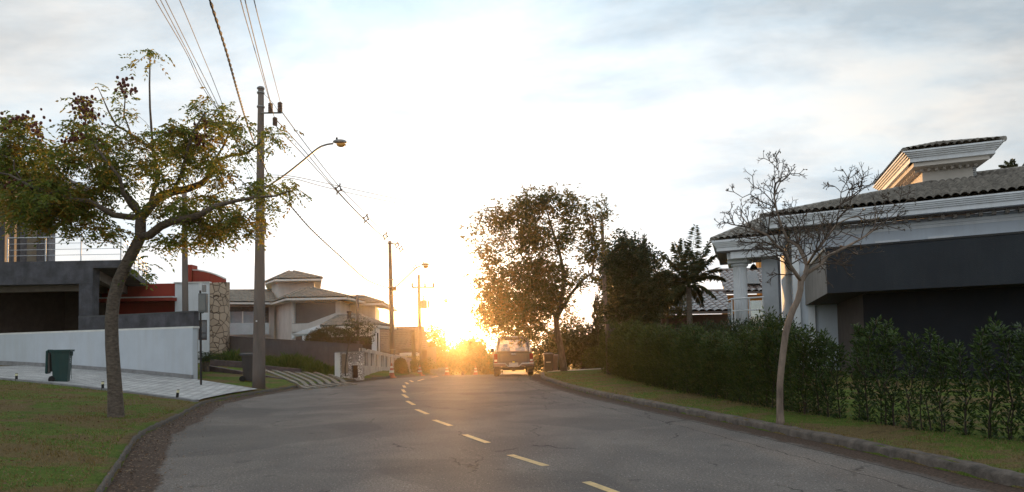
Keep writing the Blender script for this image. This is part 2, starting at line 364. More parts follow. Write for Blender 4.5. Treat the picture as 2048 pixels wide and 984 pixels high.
# centre line dashes
MY = mat('worn_yellow_paint', (.60, .41, .18), rough=.7, var=.22, vscale=9, bump=.3, bscale=90, col2=(.45, .36, .20))
dash_px = [((1232, 986), (1172, 964)), ((1092, 932), (1020, 910)), ((976, 886), (929, 869.5)), ((902, 852), (868, 840)), ((855, 828.5), (833, 819)),
           ((828, 810), (814, 802)), ((815, 795.5), (806, 789)), ((810, 785), (805, 779)), ((810, 775.5), (807, 771)), ((816, 768.5), (811.5, 765)), ((826, 764), (820, 761)),
           ((842, 759), (835, 757.5)), ((856, 755), (848, 756)), ((871, 752.2), (864, 753.2))]
dm = MB(); DW = .105
def strip(mb, a, b, w, z):
    d = Vector((b[0]-a[0], b[1]-a[1], 0)); d.normalize(); nrm = Vector((-d.y, d.x, 0))*w/2; q = []
    for p in (a, b):
        for s_ in (-1, 1): q.append((p[0]+nrm.x*s_, p[1]+nrm.y*s_, rz(p[1])+z))
    mb.quad(q[0], q[2], q[3], q[1])
for a, b in dash_px[:11]: strip(dm, G(*a), G(*b), DW, .004)
for y0, x0, y1, x1 in ((29.6, -4.02, 31.4, -4.0), (33.2, -3.85, 34.8, -3.72)): strip(dm, (x0, y0), (x1, y1), DW, .004)
tag(dm.build('centre_line', MY), kind='structure')
# kerbs
MK = mat('kerb_concrete', (.115, .092, .076), rough=.9, var=.5, vscale=6, bump=.8, bscale=26, col2=(.09, .075, .062))
MKL = mat('old_ribbed_kerb', (.105, .088, .075), rough=.9, var=.35, vscale=14, bump=1.0, bscale=38, stretch=(1, 1, 4), col2=(.08, .07, .06))
def kerb(name, fx, side, y0, y1, m, wob=.012):
    mb = MB(); prof = [(0, -.1), (0.0, .085), (.03, .105), (.065, .118), (.13, .124), (.17, .118), (.18, -.1)]; n = len(prof); t = y0; k = 0; vs = []
    while t <= y1:
        x = fx(t); dx = (fx(t+.1)-fx(t-.1))/.2; nv = Vector((1, -dx, 0)).normalized()*side
        for o, h in prof:
            j = random.uniform(-wob, wob); vs.append((x+nv.x*(o+j), t+nv.y*(o+j), rz(t)+h*(.86 if h > 0 and side < 0 else 1)+random.uniform(-wob, wob)*.8))
        t += .16 if t < 34 else 1.0; k += 1
    mb.add(vs, [(j*n+i, (j+1)*n+i, (j+1)*n+i+1, j*n+i+1) for j in range(k-1) for i in range(n-1)]); return tag(mb.build(name, m, smooth=True), kind='structure')
kerb('kerb', klx, -1, -8, 60, MKL, .014); kerb('kerb', krx, 1, -8, 60, MK)
# left drive of small pale setts: from the kerb up along the white wall
DR0 = G(403, 803, .12); DR1 = G(545, 781, .12)
dv = Vector((-5.5, 2.4, 0)).normalized()
WR = Vector((P(385, 760, 25).x, 25, 0)); wv_ = Vector((-5.5, 2.4, 0)).normalized()
def drive_mat():
    m = bpy.data.materials.new('pale_setts'); m.use_nodes = True; g = NT(m.node_tree); bs = g.n['Principled BSDF']
    v = g.new('ShaderNodeNewGeometry').outputs['Position']; mp = g.new('ShaderNodeMapping'); g.l.new(v, mp.inputs[0]); mp.inputs['Rotation'].default_value = (0, 0, R(23.6))
    b = g.new('ShaderNodeTexBrick', inp={'Vector': mp.outputs[0], 'Scale': 1.0, 'Color1': (.54, .53, .52, 1), 'Color2': (.36, .36, .36, 1), 'Mortar': (.075, .07, .065, 1), 'Mortar Size': .018, 'Brick Width': .32, 'Row Height': .22})
    c = g.mix(g.ramp(g.noise(v, 1.6, 5, .65).outputs[0], [(.4, 0.0), (.7, .5)]), b.outputs[0], (.15, .14, .13)); g.l.new(c, bs.inputs['Base Color']); bs.inputs['Roughness'].default_value = .8
    bn = g.new('ShaderNodeBump', inp={'Height': g.math('MULTIPLY', b.outputs[1], -1.0), 'Strength': .8, 'Distance': .01}); g.l.new(bn.outputs[0], bs.inputs['Normal']); return m
def drive_pt(s, t):
    # s: 0 at the kerb .. 1 up the drive (14 m); t: 0 near edge .. 1 far edge / wall
    a = DR0.lerp(Vector((DR0.x-5.5*2.4, DR0.y+2.4*2.4, 0)), s); b = DR1.lerp(Vector((WR.x-5.5*1.95, WR.y+2.4*1.95, 0)), s) if s > 0 else DR1
    if s > 0:
        k = s*13.2
        b0 = WR + Vector((5.5, -2.4, 0)).normalized()*3.6
        b = DR1.lerp(WR, min(1, k/3.9)) if k < 3.9 else WR + wv_*(k-3.9)
    p = a.lerp(b, t); p.x = min(p.x, klx(p.y)-.05); return p
V = []; ns, nt = 60, 16
def drive_z(x, y):
    dd = klx(y)-x; return rz(y)+.125+(left_rise(dd) if dd > 0 else 0)
for i in range(ns+1):
    for j in range(nt+1):
        p = drive_pt(i/ns, j/nt); V.append((p.x, p.y, drive_z(p.x, p.y)+.03))
Fq = [(i*(nt+1)+j, i*(nt+1)+j+1, (i+1)*(nt+1)+j+1, (i+1)*(nt+1)+j) for i in range(ns) for j in range(nt)]
tag(np_mesh('driveway', V, Fq, drive_mat(), smooth=True), kind='structure')
MCON = mat('edge_concrete', (.24, .235, .235), rough=.85, var=.25, vscale=5, bump=.4)
eb = MB(); pr = None
for i in range(41):
    p = drive_pt(i/40, 0); q = p + Vector((-.17, -.38, 0)).normalized()*.16; z = drive_z(p.x, p.y)
    if pr: eb.hexa([(pr[1].x, pr[1].y, pr[2]-.2), (q.x, q.y, z-.2), (p.x, p.y, z-.2), (pr[0].x, pr[0].y, pr[2]-.2)], [(pr[1].x, pr[1].y, pr[2]+.045), (q.x, q.y, z+.045), (p.x, p.y, z+.045), (pr[0].x, pr[0].y, pr[2]+.045)])
    pr = (p, q, z)
tag(eb.build('driveway_edging', MCON), kind='structure')
# second drive on the left: pale concrete strips with grass between
MST = mat('pale_strip_concrete', (.21, .185, .15), rough=.85, var=.25, vscale=4, bump=.3)
sm = MB()
for k in range(7):
    t = k/6.0; a = G(620+90*t, 771-8.5*t, .14); b = P(505+95*t, 743-1*t, 33.5+3*t)
    pa = Vector((a.x, a.y, 0)); pb = Vector((b.x, b.y, 0)); nrm = Vector((-(pb-pa).y, (pb-pa).x, 0)).normalized()*.085; N = 14
    for i in range(N):
        u0, u1 = i/N, (i+1)/N; c0, c1 = pa.lerp(pb, u0), pa.lerp(pb, u1); q = [c0-nrm, c1-nrm, c1+nrm, c0+nrm]; zt = [gz(p.x, p.y)+.03 for p in q]
        sm.hexa([(p.x, p.y, z-.12) for p, z in zip(q, zt)], [(p.x, p.y, z+.02) for p, z in zip(q, zt)])
tag(sm.build('driveway', MST), kind='structure')
# concrete crossing beside the parked pickup, coloured pale for the sunlight on it
cp = MB(); c0 = G(1070, 744.5, .13)
cp.hexa([(1.7, 34.6, .0), (4.4, 34.6, .02), (4.9, 35.7, 0), (1.8, 35.7, -.02)], [(1.7, 34.6, gz(1.7, 34.6)+.02), (4.4, 34.6, gz(4.4, 34.6)+.02), (4.9, 35.7, gz(4.9, 35.7)+.025), (1.8, 35.7, gz(1.8, 35.7)+.025)])
tag(cp.build('path', mat('sunlit_slab', (.5, .46, .4), var=.15)), kind='structure')
# ---- haze
def haze():
    mb = MB(); mb.box((0, 200, 7.5), (500, 490, 26)); m = bpy.data.materials.new('haze'); m.use_nodes = True; g = NT(m.node_tree); g.n.clear()
    vol = g.new('ShaderNodeVolumePrincipled'); vol.inputs['Color'].default_value = (1.0, .78, .50, 1); vol.inputs['Density'].default_value = HAZE_D; vol.inputs['Anisotropy'].default_value = .91
    o = g.new('ShaderNodeOutputMaterial'); g.l.new(vol.outputs[0], o.inputs['Volume']); tag(mb.build('haze', m), kind='stuff')
HAZE_D = .00044
haze()
# ------------------------------------------------------------------ building helpers
def XY(px, Y, py=600): p = P(px, py, Y); return Vector((p.x, p.y, 0))
def ZP(px, py, Y): return P(px, py, Y).z
def tile_roof(mb, poly, pu=.21, pv=.36, amp=.05, n=6, lip=.028, mi=0):
    p0, p1 = Vector(poly[0]), Vector(poly[1]); u = (p1-p0).normalized()
    nrm = Vector((0, 0, 0))
    for i in range(1, len(poly)-1): nrm += (Vector(poly[i])-p0).cross(Vector(poly[i+1])-p0)
    nrm.normalize()
    if nrm.z < 0: nrm = -nrm
    v = nrm.cross(u).normalized(); c = sum((Vector(q) for q in poly), Vector())/len(poly)
    if (c-p0).dot(v) < 0: v = -v
    us = [(Vector(q)-p0).dot(u) for q in poly]; vs = [(Vector(q)-p0).dot(v) for q in poly]
    u0, u1, v1 = min(us)-pu, max(us)+pu, max(vs)+pv; bm = bmesh.new(); rows = []
    ulist = np.arange(u0, u1, pu/n); k = 0; vl = []
    while k*pv < v1: vl += [(k*pv, lip), ((k+1)*pv-.004, 0.0)]; k += 1
    for vv, h in vl:
        rows.append([bm.verts.new(p0 + u*float(uu) + v*vv + nrm*(amp*abs(math.sin(math.pi*uu/pu))**.8 + h + .01)) for uu in ulist])
    for a, b in zip(rows, rows[1:]):
        for i in range(len(a)-1): bm.faces.new((a[i], a[i+1], b[i+1], b[i]))
    m = len(poly)
    for i in range(m):
        a, b = Vector(poly[i]), Vector(poly[(i+1) % m]); e = (b-a)
        if e.length < 1e-6: continue
        pn = e.cross(nrm).normalized()
        if (c-a).dot(pn) > 0: pn = -pn
        bmesh.ops.bisect_plane(bm, geom=bm.verts[:]+bm.edges[:]+bm.faces[:], plane_co=a, plane_no=pn, clear_outer=True)
    bm.verts.index_update(); mb.add([q.co[:] for q in bm.verts], [tuple(w.index for w in f.verts) for f in bm.faces], mi); bm.free()
    # underlay board
    mb.add([tuple(Vector(q)-nrm*.02) for q in poly], [tuple(range(m))], mi)
def ridge_caps(mb, a, b, r=.085, step=.34, mi=0):
    a, b = Vector(a), Vector(b); L = (b-a).length; n = max(1, int(L/step)); d = (b-a)/n
    for i in range(n):
        q0 = a+d*i; q1 = a+d*(i+1.12); mb.tube([q0+Vector((0, 0, .03)), q1+Vector((0, 0, .045))], [r*1.12, r*.92], 8, mi)
def bar(mb, a, b, w, h, z0, mi=0, side=0):
    """box beam between two xy points, from z0 to z0+h, width w (side -1/0/1 puts it left/centre/right of the line)"""
    a = Vector((a[0], a[1], 0)); b = Vector((b[0], b[1], 0)); d = (b-a).normalized(); n = Vector((-d.y, d.x, 0))
    o0 = n*(w*(side-1)/2); o1 = n*(w*(side+1)/2)
    mb.prism([(p.x, p.y) for p in (a+o0, b+o0, b+o1, a+o1)], z0, z0+h, mi)
def wall(mb, a, b, z0, z1, th=.2, ops=(), mi=0):
    """wall from a to b with rectangular openings (s0,s1,z0,z1) measured along it; the wall body lies to the left of a->b"""
    a = Vector((a[0], a[1], 0)); b = Vector((b[0], b[1], 0)); L = (b-a).length; d = (b-a)/L
    cuts = sorted(set([0, L]+[c for o in ops for c in o[:2]]))
    for s0, s1 in zip(cuts, cuts[1:]):
        zs = [z0]; m = (s0+s1)/2; spans = []
        here = sorted([(o[2], o[3]) for o in ops if o[0] <= m <= o[1]]); z = z0
        for q0, q1 in here:
            if q0 > z: spans.append((z, q0))
            z = q1
        if z < z1: spans.append((z, z1))
        for q0, q1 in spans: bar(mb, a+d*s0, a+d*s1, th, q1-q0, q0, mi, 1)
def along(a, b, s): a = Vector((a[0], a[1], 0)); b = Vector((b[0], b[1], 0)); return a + (b-a).normalized()*s
M_DCON = mat('dark_render', (.085, .083, .095), rough=.9, var=.35, vscale=2.2, bump=.7, bscale=22, col2=(.06, .058, .064), dirt=((.03, .03, .03), .5))
M_BROWN = mat('brown_plaster', (.13, .095, .075), rough=.9, var=.2, bump=.2)
M_WHITE = mat('white_wall_paint', (.50, .53, .57), rough=.8, var=.07, vscale=1.2, bump=.12, bscale=30, dirt=((.40, .39, .37), .35))
M_SUNSIDE = mat('sunlit_pillar_side', (.70, .60, .46), rough=.85, var=.08)
M_STUC = mat('rough_grey_stucco', (.23, .22, .23), rough=.95, var=.35, vscale=9, bump=1.0, bscale=34)
M_STEEL = mat('brushed_steel', (.45, .46, .48), rough=.35, var=.1, metal=.9, bump=.05)
M_RED = mat('brick_red_paint', (.30, .036, .022), rough=.8, var=.15, vscale=2, bump=.15, dirt=((.12, .03, .02), .4))
M_HWHITE = mat('house_white', (.72, .74, .76), rough=.8, var=.07, vscale=1.5, bump=.15, dirt=((.45, .42, .38), .3))
M_BEIGE = mat('beige_render', (.62, .59, .56), rough=.85, var=.10, vscale=1.2, bump=.2, dirt=((.33, .29, .25), .35))
M_GWALL = mat('taupe_boundary_render', (.130, .108, .105), rough=.9, var=.25, vscale=1.2, bump=.4, dirt=((.08, .07, .07), .5))
M_TILE = mat('weathered_roof_tile', (.27, .245, .215), rough=.8, var=.45, vscale=5, bump=.3, col2=(.15, .135, .12))
M_TILE2 = mat('pale_roof_tile', (.26, .225, .185), rough=.8, var=.35, vscale=4, bump=.3, col2=(.17, .14, .11))
M_TILEG = mat('glossy_dark_roof_tile', (.12, .085, .075), rough=.16, var=.4, vscale=5, bump=.2, spec=.7)
M_TRIM = mat('painted_trim', (.66, .64, .60), rough=.7, var=.1, vscale=3, bump=.1)
M_GLD = mat('dark_window_glass', (.05, .045, .045), rough=.08, var=.2, bump=0, spec=.9)
M_GLT = mat('taupe_film_glass', (.155, .125, .11), rough=.25, var=.12, bump=0, spec=.6)
M_GLB = mat('pale_window_glass', (.38, .43, .46), rough=.12, var=.12, bump=0, spec=.8)
M_BLACK = mat('black_metal', (.018, .017, .018), rough=.45, var=.3, bump=.1)
M_ALU = mat('white_aluminium', (.6, .6, .6), rough=.4, var=.1, bump=.05)
# ------------------------------------------------------------------ garden wall of the left drive
def white_wall():
    a = WR; b = WR + wv_*13.5; zt = 2.25
    t = thing('garden_wall', 'long white painted wall beside the sloping pale paved driveway', 'wall', (a.x, a.y, drive_z(a.x, a.y)))
    m = MB(); bar(m, b, a, .22, zt+.9, -.9, 0, 1); m.build('wall_panel', M_WHITE, t)
    m = MB(); bar(m, b, (Vector(a)-wv_*.03)[:2], .30, .07, zt, 0, 1); m.build('coping', M_TRIM, t)
    m = MB(); pr = None; n = Vector((wv_.y, -wv_.x, 0))*-1
    if n.y > 0: n = -n
    for i in range(28):
        p = a + wv_*(13.5*i/27); z = drive_z(p.x, p.y)+.03
        if pr: m.hexa([pr[0]+n*.03+Vector((0, 0, pr[1]-.2)), p+n*.03+Vector((0, 0, z-.2)), p-n*.05+Vector((0, 0, z-.2)), pr[0]-n*.05+Vector((0, 0, pr[1]-.2))], [pr[0]+n*.03+Vector((0, 0, pr[1]+.14)), p+n*.03+Vector((0, 0, z+.14)), p-n*.05+Vector((0, 0, z+.14)), pr[0]-n*.05+Vector((0, 0, pr[1]+.14))])
        pr = (p, z)
    m.build('skirting', MCON, t)
    # return of the wall and the dark planter wall that stands behind it
    c = Vector((XY(396, 28.6).x, 28.6, 0))
    m = MB(); bar(m, a-wv_*.02+Vector((.06, .24, 0)), c, .2, 2.9, -.6, 0, 1); m.build('return_wall', M_BROWN, t)
    t2 = thing('planter_wall', 'low dark rendered parapet standing on the white driveway wall', 'wall', (a.x, a.y, zt+.07))
    m = MB(); e = a + wv_*6.15 + n*-.03
    bar(m, e, a + n*-.03 - wv_*.01, .24, .5, zt+.073, 0, 1); m.build('wall_body', M_DCON, t2)
    m = MB(); bar(m, e + wv_*.03, a + n*-.01 - wv_*.05, .30, .05, zt+.573, 0, 1); m.build('coping', mat('dark_granite', (.06, .058, .06), rough=.5), t2)
white_wall()
# ------------------------------------------------------------------ dark concrete house at the left edge
def left_house():
    Y0 = 29.5; YB = 40.0; L = XY(-160, Y0).x; x185 = XY(185, Y0).x; x157 = XY(157, Y0).x; x243 = XY(243, Y0).x
    zt = ZP(120, 522, Y0); zb = ZP(120, 568, Y0); zs = ZP(243, 535, Y0); bx = XY(300, YB)
    t = thing('concrete_house', 'dark grey concrete house with open carport and railed terrace on the left', 'house', (L+6, Y0, 1.0))
    m = MB(); m.prism([(L, Y0), (x185, Y0), (x185, Y0+.5), (L, Y0+.5)], zb, zt-.001); m.build('beam', M_DCON, t)
    m = MB(); m.prism([(x185+.002, Y0), (x243, Y0), (bx.x, bx.y), (L, YB), (L, Y0+.502), (x185+.002, Y0+.502)], zs, zt); m.build('terrace_slab', M_DCON, t)
    m = MB(); m.prism([(x157, Y0+.02), (x185-.02, Y0+.02), (x185-.02, Y0+.5), (x157, Y0+.5)], .6, zb); m.build('column', M_DCON, t)
    # beam running back below the terrace, rear post
    rp = XY(252, YB-1.2)
    m = MB(); bar(m, (x185-.3, Y0+.52), (rp.x, rp.y), .35, .42, zs-.42); bar(m, (x185-4.2, Y0+.52), (x185-4.6, YB), .3, .35, zs-.36); bar(m, (x185-8.4, Y0+.52), (x185-8.8, YB), .3, .35, zs-.36); m.build('ceiling_beam', mat('brown_beam', (.20, .165, .14)), t)
    m = MB(); bar(m, (L, Y0+.9), (x157, Y0+.9), .35, .28, zb-.24); m.build('carport_beam', mat('brown_beam2', (.17, .135, .11)), t)
    m = MB(); wall(m, (rp.x+.2, YB-1.0), (L, YB-1.0), .4, zs-.002, .25); m.prism([(L, Y0+1), (L+.2, Y0+1), (L+.2, YB-1), (L, YB-1)], .4, zs-.003); m.build('back_wall', M_BROWN, t)
    m = MB(); wx = XY(9, YB-1.05); m.box((wx.x-1.6, YB-1.3, 2.0), (3.4, .12, 1.6)); m.build('garage_door', mat('dark_red_door', (.10, .01, .01)), t)
    m = MB(); m.prism([(L, Y0+1), (x157+1.0, Y0+1), (x157+1.0, YB-1.1), (L, YB-1.1)], .9, 1.28); m.build('carport_floor', mat('dark_floor', (.06, .05, .045)), t)
    # upper storey
    xu = XY(8, Y0+.3).x
    m = MB(); m.prism([(L, Y0+.3), (xu, Y0+.3), (xu-4.5, YB-2), (L-3, YB-2)], zt+.002, ZP(5, 322, Y0)); m.build('upper_wall', M_DCON, t)
    Y2 = 34.0; m = MB(); a, b = XY(10, Y2).x, XY(38, Y2).x; m.prism([(a-.6, Y2), (b, Y2), (b, Y2+.5), (a-.6, Y2+.5)], zt+.002, ZP(20, 345, Y2)); m.build('stucco_pillar', M_STUC, t)
    m = MB(); a, b = XY(72, Y2).x, XY(96, Y2).x; m.prism([(a, Y2), (b, Y2), (b, Y2+.5), (a, Y2+.5)], zt+.002, ZP(84, 372, Y2)); m.build('stucco_pillar', M_STUC, t)
    m = MB(); a, b = XY(36, Y2+.6).x, XY(73, Y2+.6).x; m.prism([(a, Y2+.6), (b, Y2+.6), (b, Y2+.8), (a, Y2+.8)], zt+.002, ZP(50, 372, Y2)); m.build('sunlit_side_panel', M_SUNSIDE, t)  # cream colour stands in for sunlight on the pillar's side
    m = MB(); a, b = XY(5, Y2-.4).x, XY(100, Y2-.4).x; m.prism([(a, Y2-.4), (b, Y2-.4), (b, Y2+2.8), (a, Y2+2.8)], ZP(50, 372, Y2)+.002, ZP(50, 350, Y2)); m.build('roof_slab', M_STUC, t)
    # railing
    r = thing('terrace_railing', 'thin steel railing with three cables round the concrete terrace', 'railing', (x243, Y0+.1, zt))
    hh = ZP(150, 474, Y0+.15)-zt; m = MB(); A = (x243-.12, Y0+.14); Bp = (bx.x-.1, bx.y-.2); x14 = XY(10, Y0).x
    m.tube([(x14, Y0+.14, zt+hh), (A[0], A[1], zt+hh), (Bp[0], Bp[1], zt+hh)], .028, 8); m.build('top_rail', M_STEEL, r)
    for k in (.26, .5, .75):
        m = MB(); m.tube([(x14, Y0+.14, zt+hh*k), (A[0], A[1], zt+hh*k), (Bp[0], Bp[1], zt+hh*k)], .012, 6); m.build('cable', M_STEEL, r)
    for px in (14, 90, 161): m = MB(); m.tube([(XY(px, Y0+.14).x, Y0+.14, zt+.001), (XY(px, Y0+.14).x, Y0+.14, zt+hh)], .024, 8); m.build('post', M_STEEL, r)
    for k in (0, .2, .45, .62, .8, 1.0):
        x = A[0]+(Bp[0]-A[0])*k; y = A[1]+(Bp[1]-A[1])*k; m = MB(); m.tube([(x, y, zt+.001), (x, y, zt+hh)], .024, 8); m.build('post', M_STEEL, r)
left_house()
# ------------------------------------------------------------------ red and white house with the stone clad curved end
def stone_mat():
    m = bpy.data.materials.new('crazy_paved_stone'); m.use_nodes = True; g = NT(m.node_tree); bs = g.n['Principled BSDF']
    tc = g.new('ShaderNodeTexCoord'); mp = g.new('ShaderNodeMapping'); g.l.new(tc.outputs['Object'], mp.inputs[0]); mp.inputs['Scale'].default_value = (1.6, 1.6, 1.5)
    a = g.new('ShaderNodeTexVoronoi', feature='DISTANCE_TO_EDGE', inp={'Vector': mp.outputs[0], 'Scale': 1.9}); b = g.new('ShaderNodeTexVoronoi', feature='F1', inp={'Vector': mp.outputs[0], 'Scale': 1.9})
    c = g.mix(g.vmath('DOT_PRODUCT', b.outputs['Color'], (.5, .5, .1)).outputs['Value'], (.33, .24, .17), (.56, .43, .32))
    c = g.mix(g.math('MULTIPLY', g.noise(tc.outputs['Object'], 14, 4, .7).outputs[0], .6), c, (.26, .19, .14)); c = g.mix(g.ramp(a.outputs[0], [(.02, 1.0), (.05, 0.0)]), c, (.07, .045, .03))
    g.l.new(c, bs.inputs['Base Color']); bs.inputs['Roughness'].default_value = .9
    bn = g.new('ShaderNodeBump', inp={'Height': g.ramp(a.outputs[0], [(.0, 0.0), (.07, 1.0)]), 'Strength': .8, 'Distance': .04}); g.l.new(bn.outputs[0], bs.inputs['Normal']); return m
M_STONE = stone_mat()
def red_house():
    Y = 38.0; t = thing('red_and_white_house', 'flat roofed red and white house with a curved stone clad end', 'house', (XY(350, Y).x, Y, 1.0))
    x235, x350, x419 = XY(200, Y).x, XY(350, Y).x, XY(419, Y).x
    m = MB(); m.prism([(x235, Y+.6), (x350, Y+.6), (x350, Y+6), (x235, Y+6)], .5, ZP(300, 598, Y)); m.prism([(x235, Y+.15), (x350, Y+.15), (x350, Y+6), (x235, Y+6)], ZP(300, 596, Y)+.002, ZP(300, 567, Y)); m.build('red_wall', M_RED, t)
    m = MB(); m.prism([(x235, Y-.5), (x350+.1, Y-.5), (x350+.1, Y+.62), (x235, Y+.59)], ZP(300, 603, Y), ZP(300, 597, Y)); o = m.build('canopy', M_RED, t)
    m = MB(); m.prism([(x235, Y-.52), (x350+.12, Y-.52), (x350+.12, Y+.12), (x235, Y+.12)], ZP(300, 597, Y)+.002, ZP(300, 594.5, Y)); m.build('flashing', M_ALU, o)
    a, b = XY(350, Y), XY(419, Y); L = (b-a).length; s = lambda px: (XY(px, Y)-a).length
    zt = ZP(385, 566, Y); z0, z1 = ZP(405, 680, Y), ZP(405, 640, Y)
    m = MB(); wall(m, a, b, .4, zt, .25, [(s(396.5), s(414), z0, z1)]); m.build('white_wall', M_HWHITE, t)
    m = MB(); m.prism([(a.x-.05, Y-.06), (b.x, Y-.06), (b.x, Y+.3), (a.x-.05, Y+.3)], zt+.001, zt+.06); m.build('parapet_cap', M_TRIM, t)
    w0, w1 = XY(396.5, Y), XY(414, Y); w = MB(); fr = .05
    for (p, q, r_, z_) in ((w0.x, w0.x+fr, z0, z1), (w1.x-fr, w1.x, z0, z1), (w0.x+fr, w1.x-fr, z0, z0+fr), (w0.x+fr, w1.x-fr, z1-fr, z1), (w0.x+fr, w1.x-fr, (z0*.65+z1*.35)-.02, (z0*.65+z1*.35)+.02)):
        w.prism([(p, Y+.04), (q, Y+.04), (q, Y+.12), (p, Y+.12)], r_, z_)
    wo_ = w.build('window', mat('dark_brown_frame', (.05, .022, .02), rough=.5), t); m = MB(); m.prism([(w0.x+.01, Y+.13), (w1.x-.01, Y+.13), (w1.x-.01, Y+.15), (w0.x+.01, Y+.15)], z0, z1); m.build('pane', M_GLD, wo_)
    # stone quarter drum
    c = Vector((b.x+.02, Y+.72, 0)); r = .74; pts = [(c.x + r*math.sin(k*math.pi/20), c.y - r*math.cos(k*math.pi/20)) for k in range(0, 16)]
    m = MB(); zs = [ZP(419+34*k/15, 566-6*(k/15), Y) for k in range(16)]; m.prism([(b.x-1.2, Y+2.5), (b.x-.05, Y+.28)]+pts+[(b.x-.9, Y+2.5)], .3, [zs[0], zs[0]]+zs+[zs[-1]]); m.build('stone_cladding', M_STONE, t)
    # taller curved red parapet behind, with pale cap
    seq = [(384, 541, 40.4), (396, 541.5, 40.0), (408, 543.5, 39.7), (420, 546.5, 39.5), (432, 550.5, 39.5), (442, 555, 39.7), (450, 558.5, 40.2)]
    m = MB(); cp_ = MB()
    for (p, q, y), (p2, q2, y2) in zip(seq, seq[1:]):
        a_, b_ = XY(p, y), XY(p2, y2); za, zb = ZP(p, q, y), ZP(p2, q2, y2); n = Vector((0, .18, 0))
        m.hexa([a_+Vector((0, 0, 3.2)), b_+Vector((0, 0, 3.2)), b_+n+Vector((0, 0, 3.2)), a_+n+Vector((0, 0, 3.2))], [a_+Vector((0, 0, za)), b_+Vector((0, 0, zb)), b_+n+Vector((0, 0, zb)), a_+n+Vector((0, 0, za))])
        k = Vector((0, -.05, 0)); cp_.hexa([a_+k+Vector((0, 0, za+.002)), b_+k+Vector((0, 0, zb+.002)), b_+n+Vector((0, 0, zb+.002)), a_+n+Vector((0, 0, za+.002))], [a_+k+Vector((0, 0, za+.07)), b_+k+Vector((0, 0, zb+.07)), b_+n+Vector((0, 0, zb+.07)), a_+n+Vector((0, 0, za+.07))])
    o = m.build('curved_parapet', M_RED, t); cp_.build('cap', M_TRIM, o)
    x0, x1 = XY(374, 40.2).x, XY(382.5, 40.2).x; m = MB(); m.prism([(x0, 40.25), (x1, 40.25), (x1, 41), (x0, 41)], 3.5, ZP(378, 529, 40.2)); m.build('chimney_pillar', M_RED, t)
red_house()
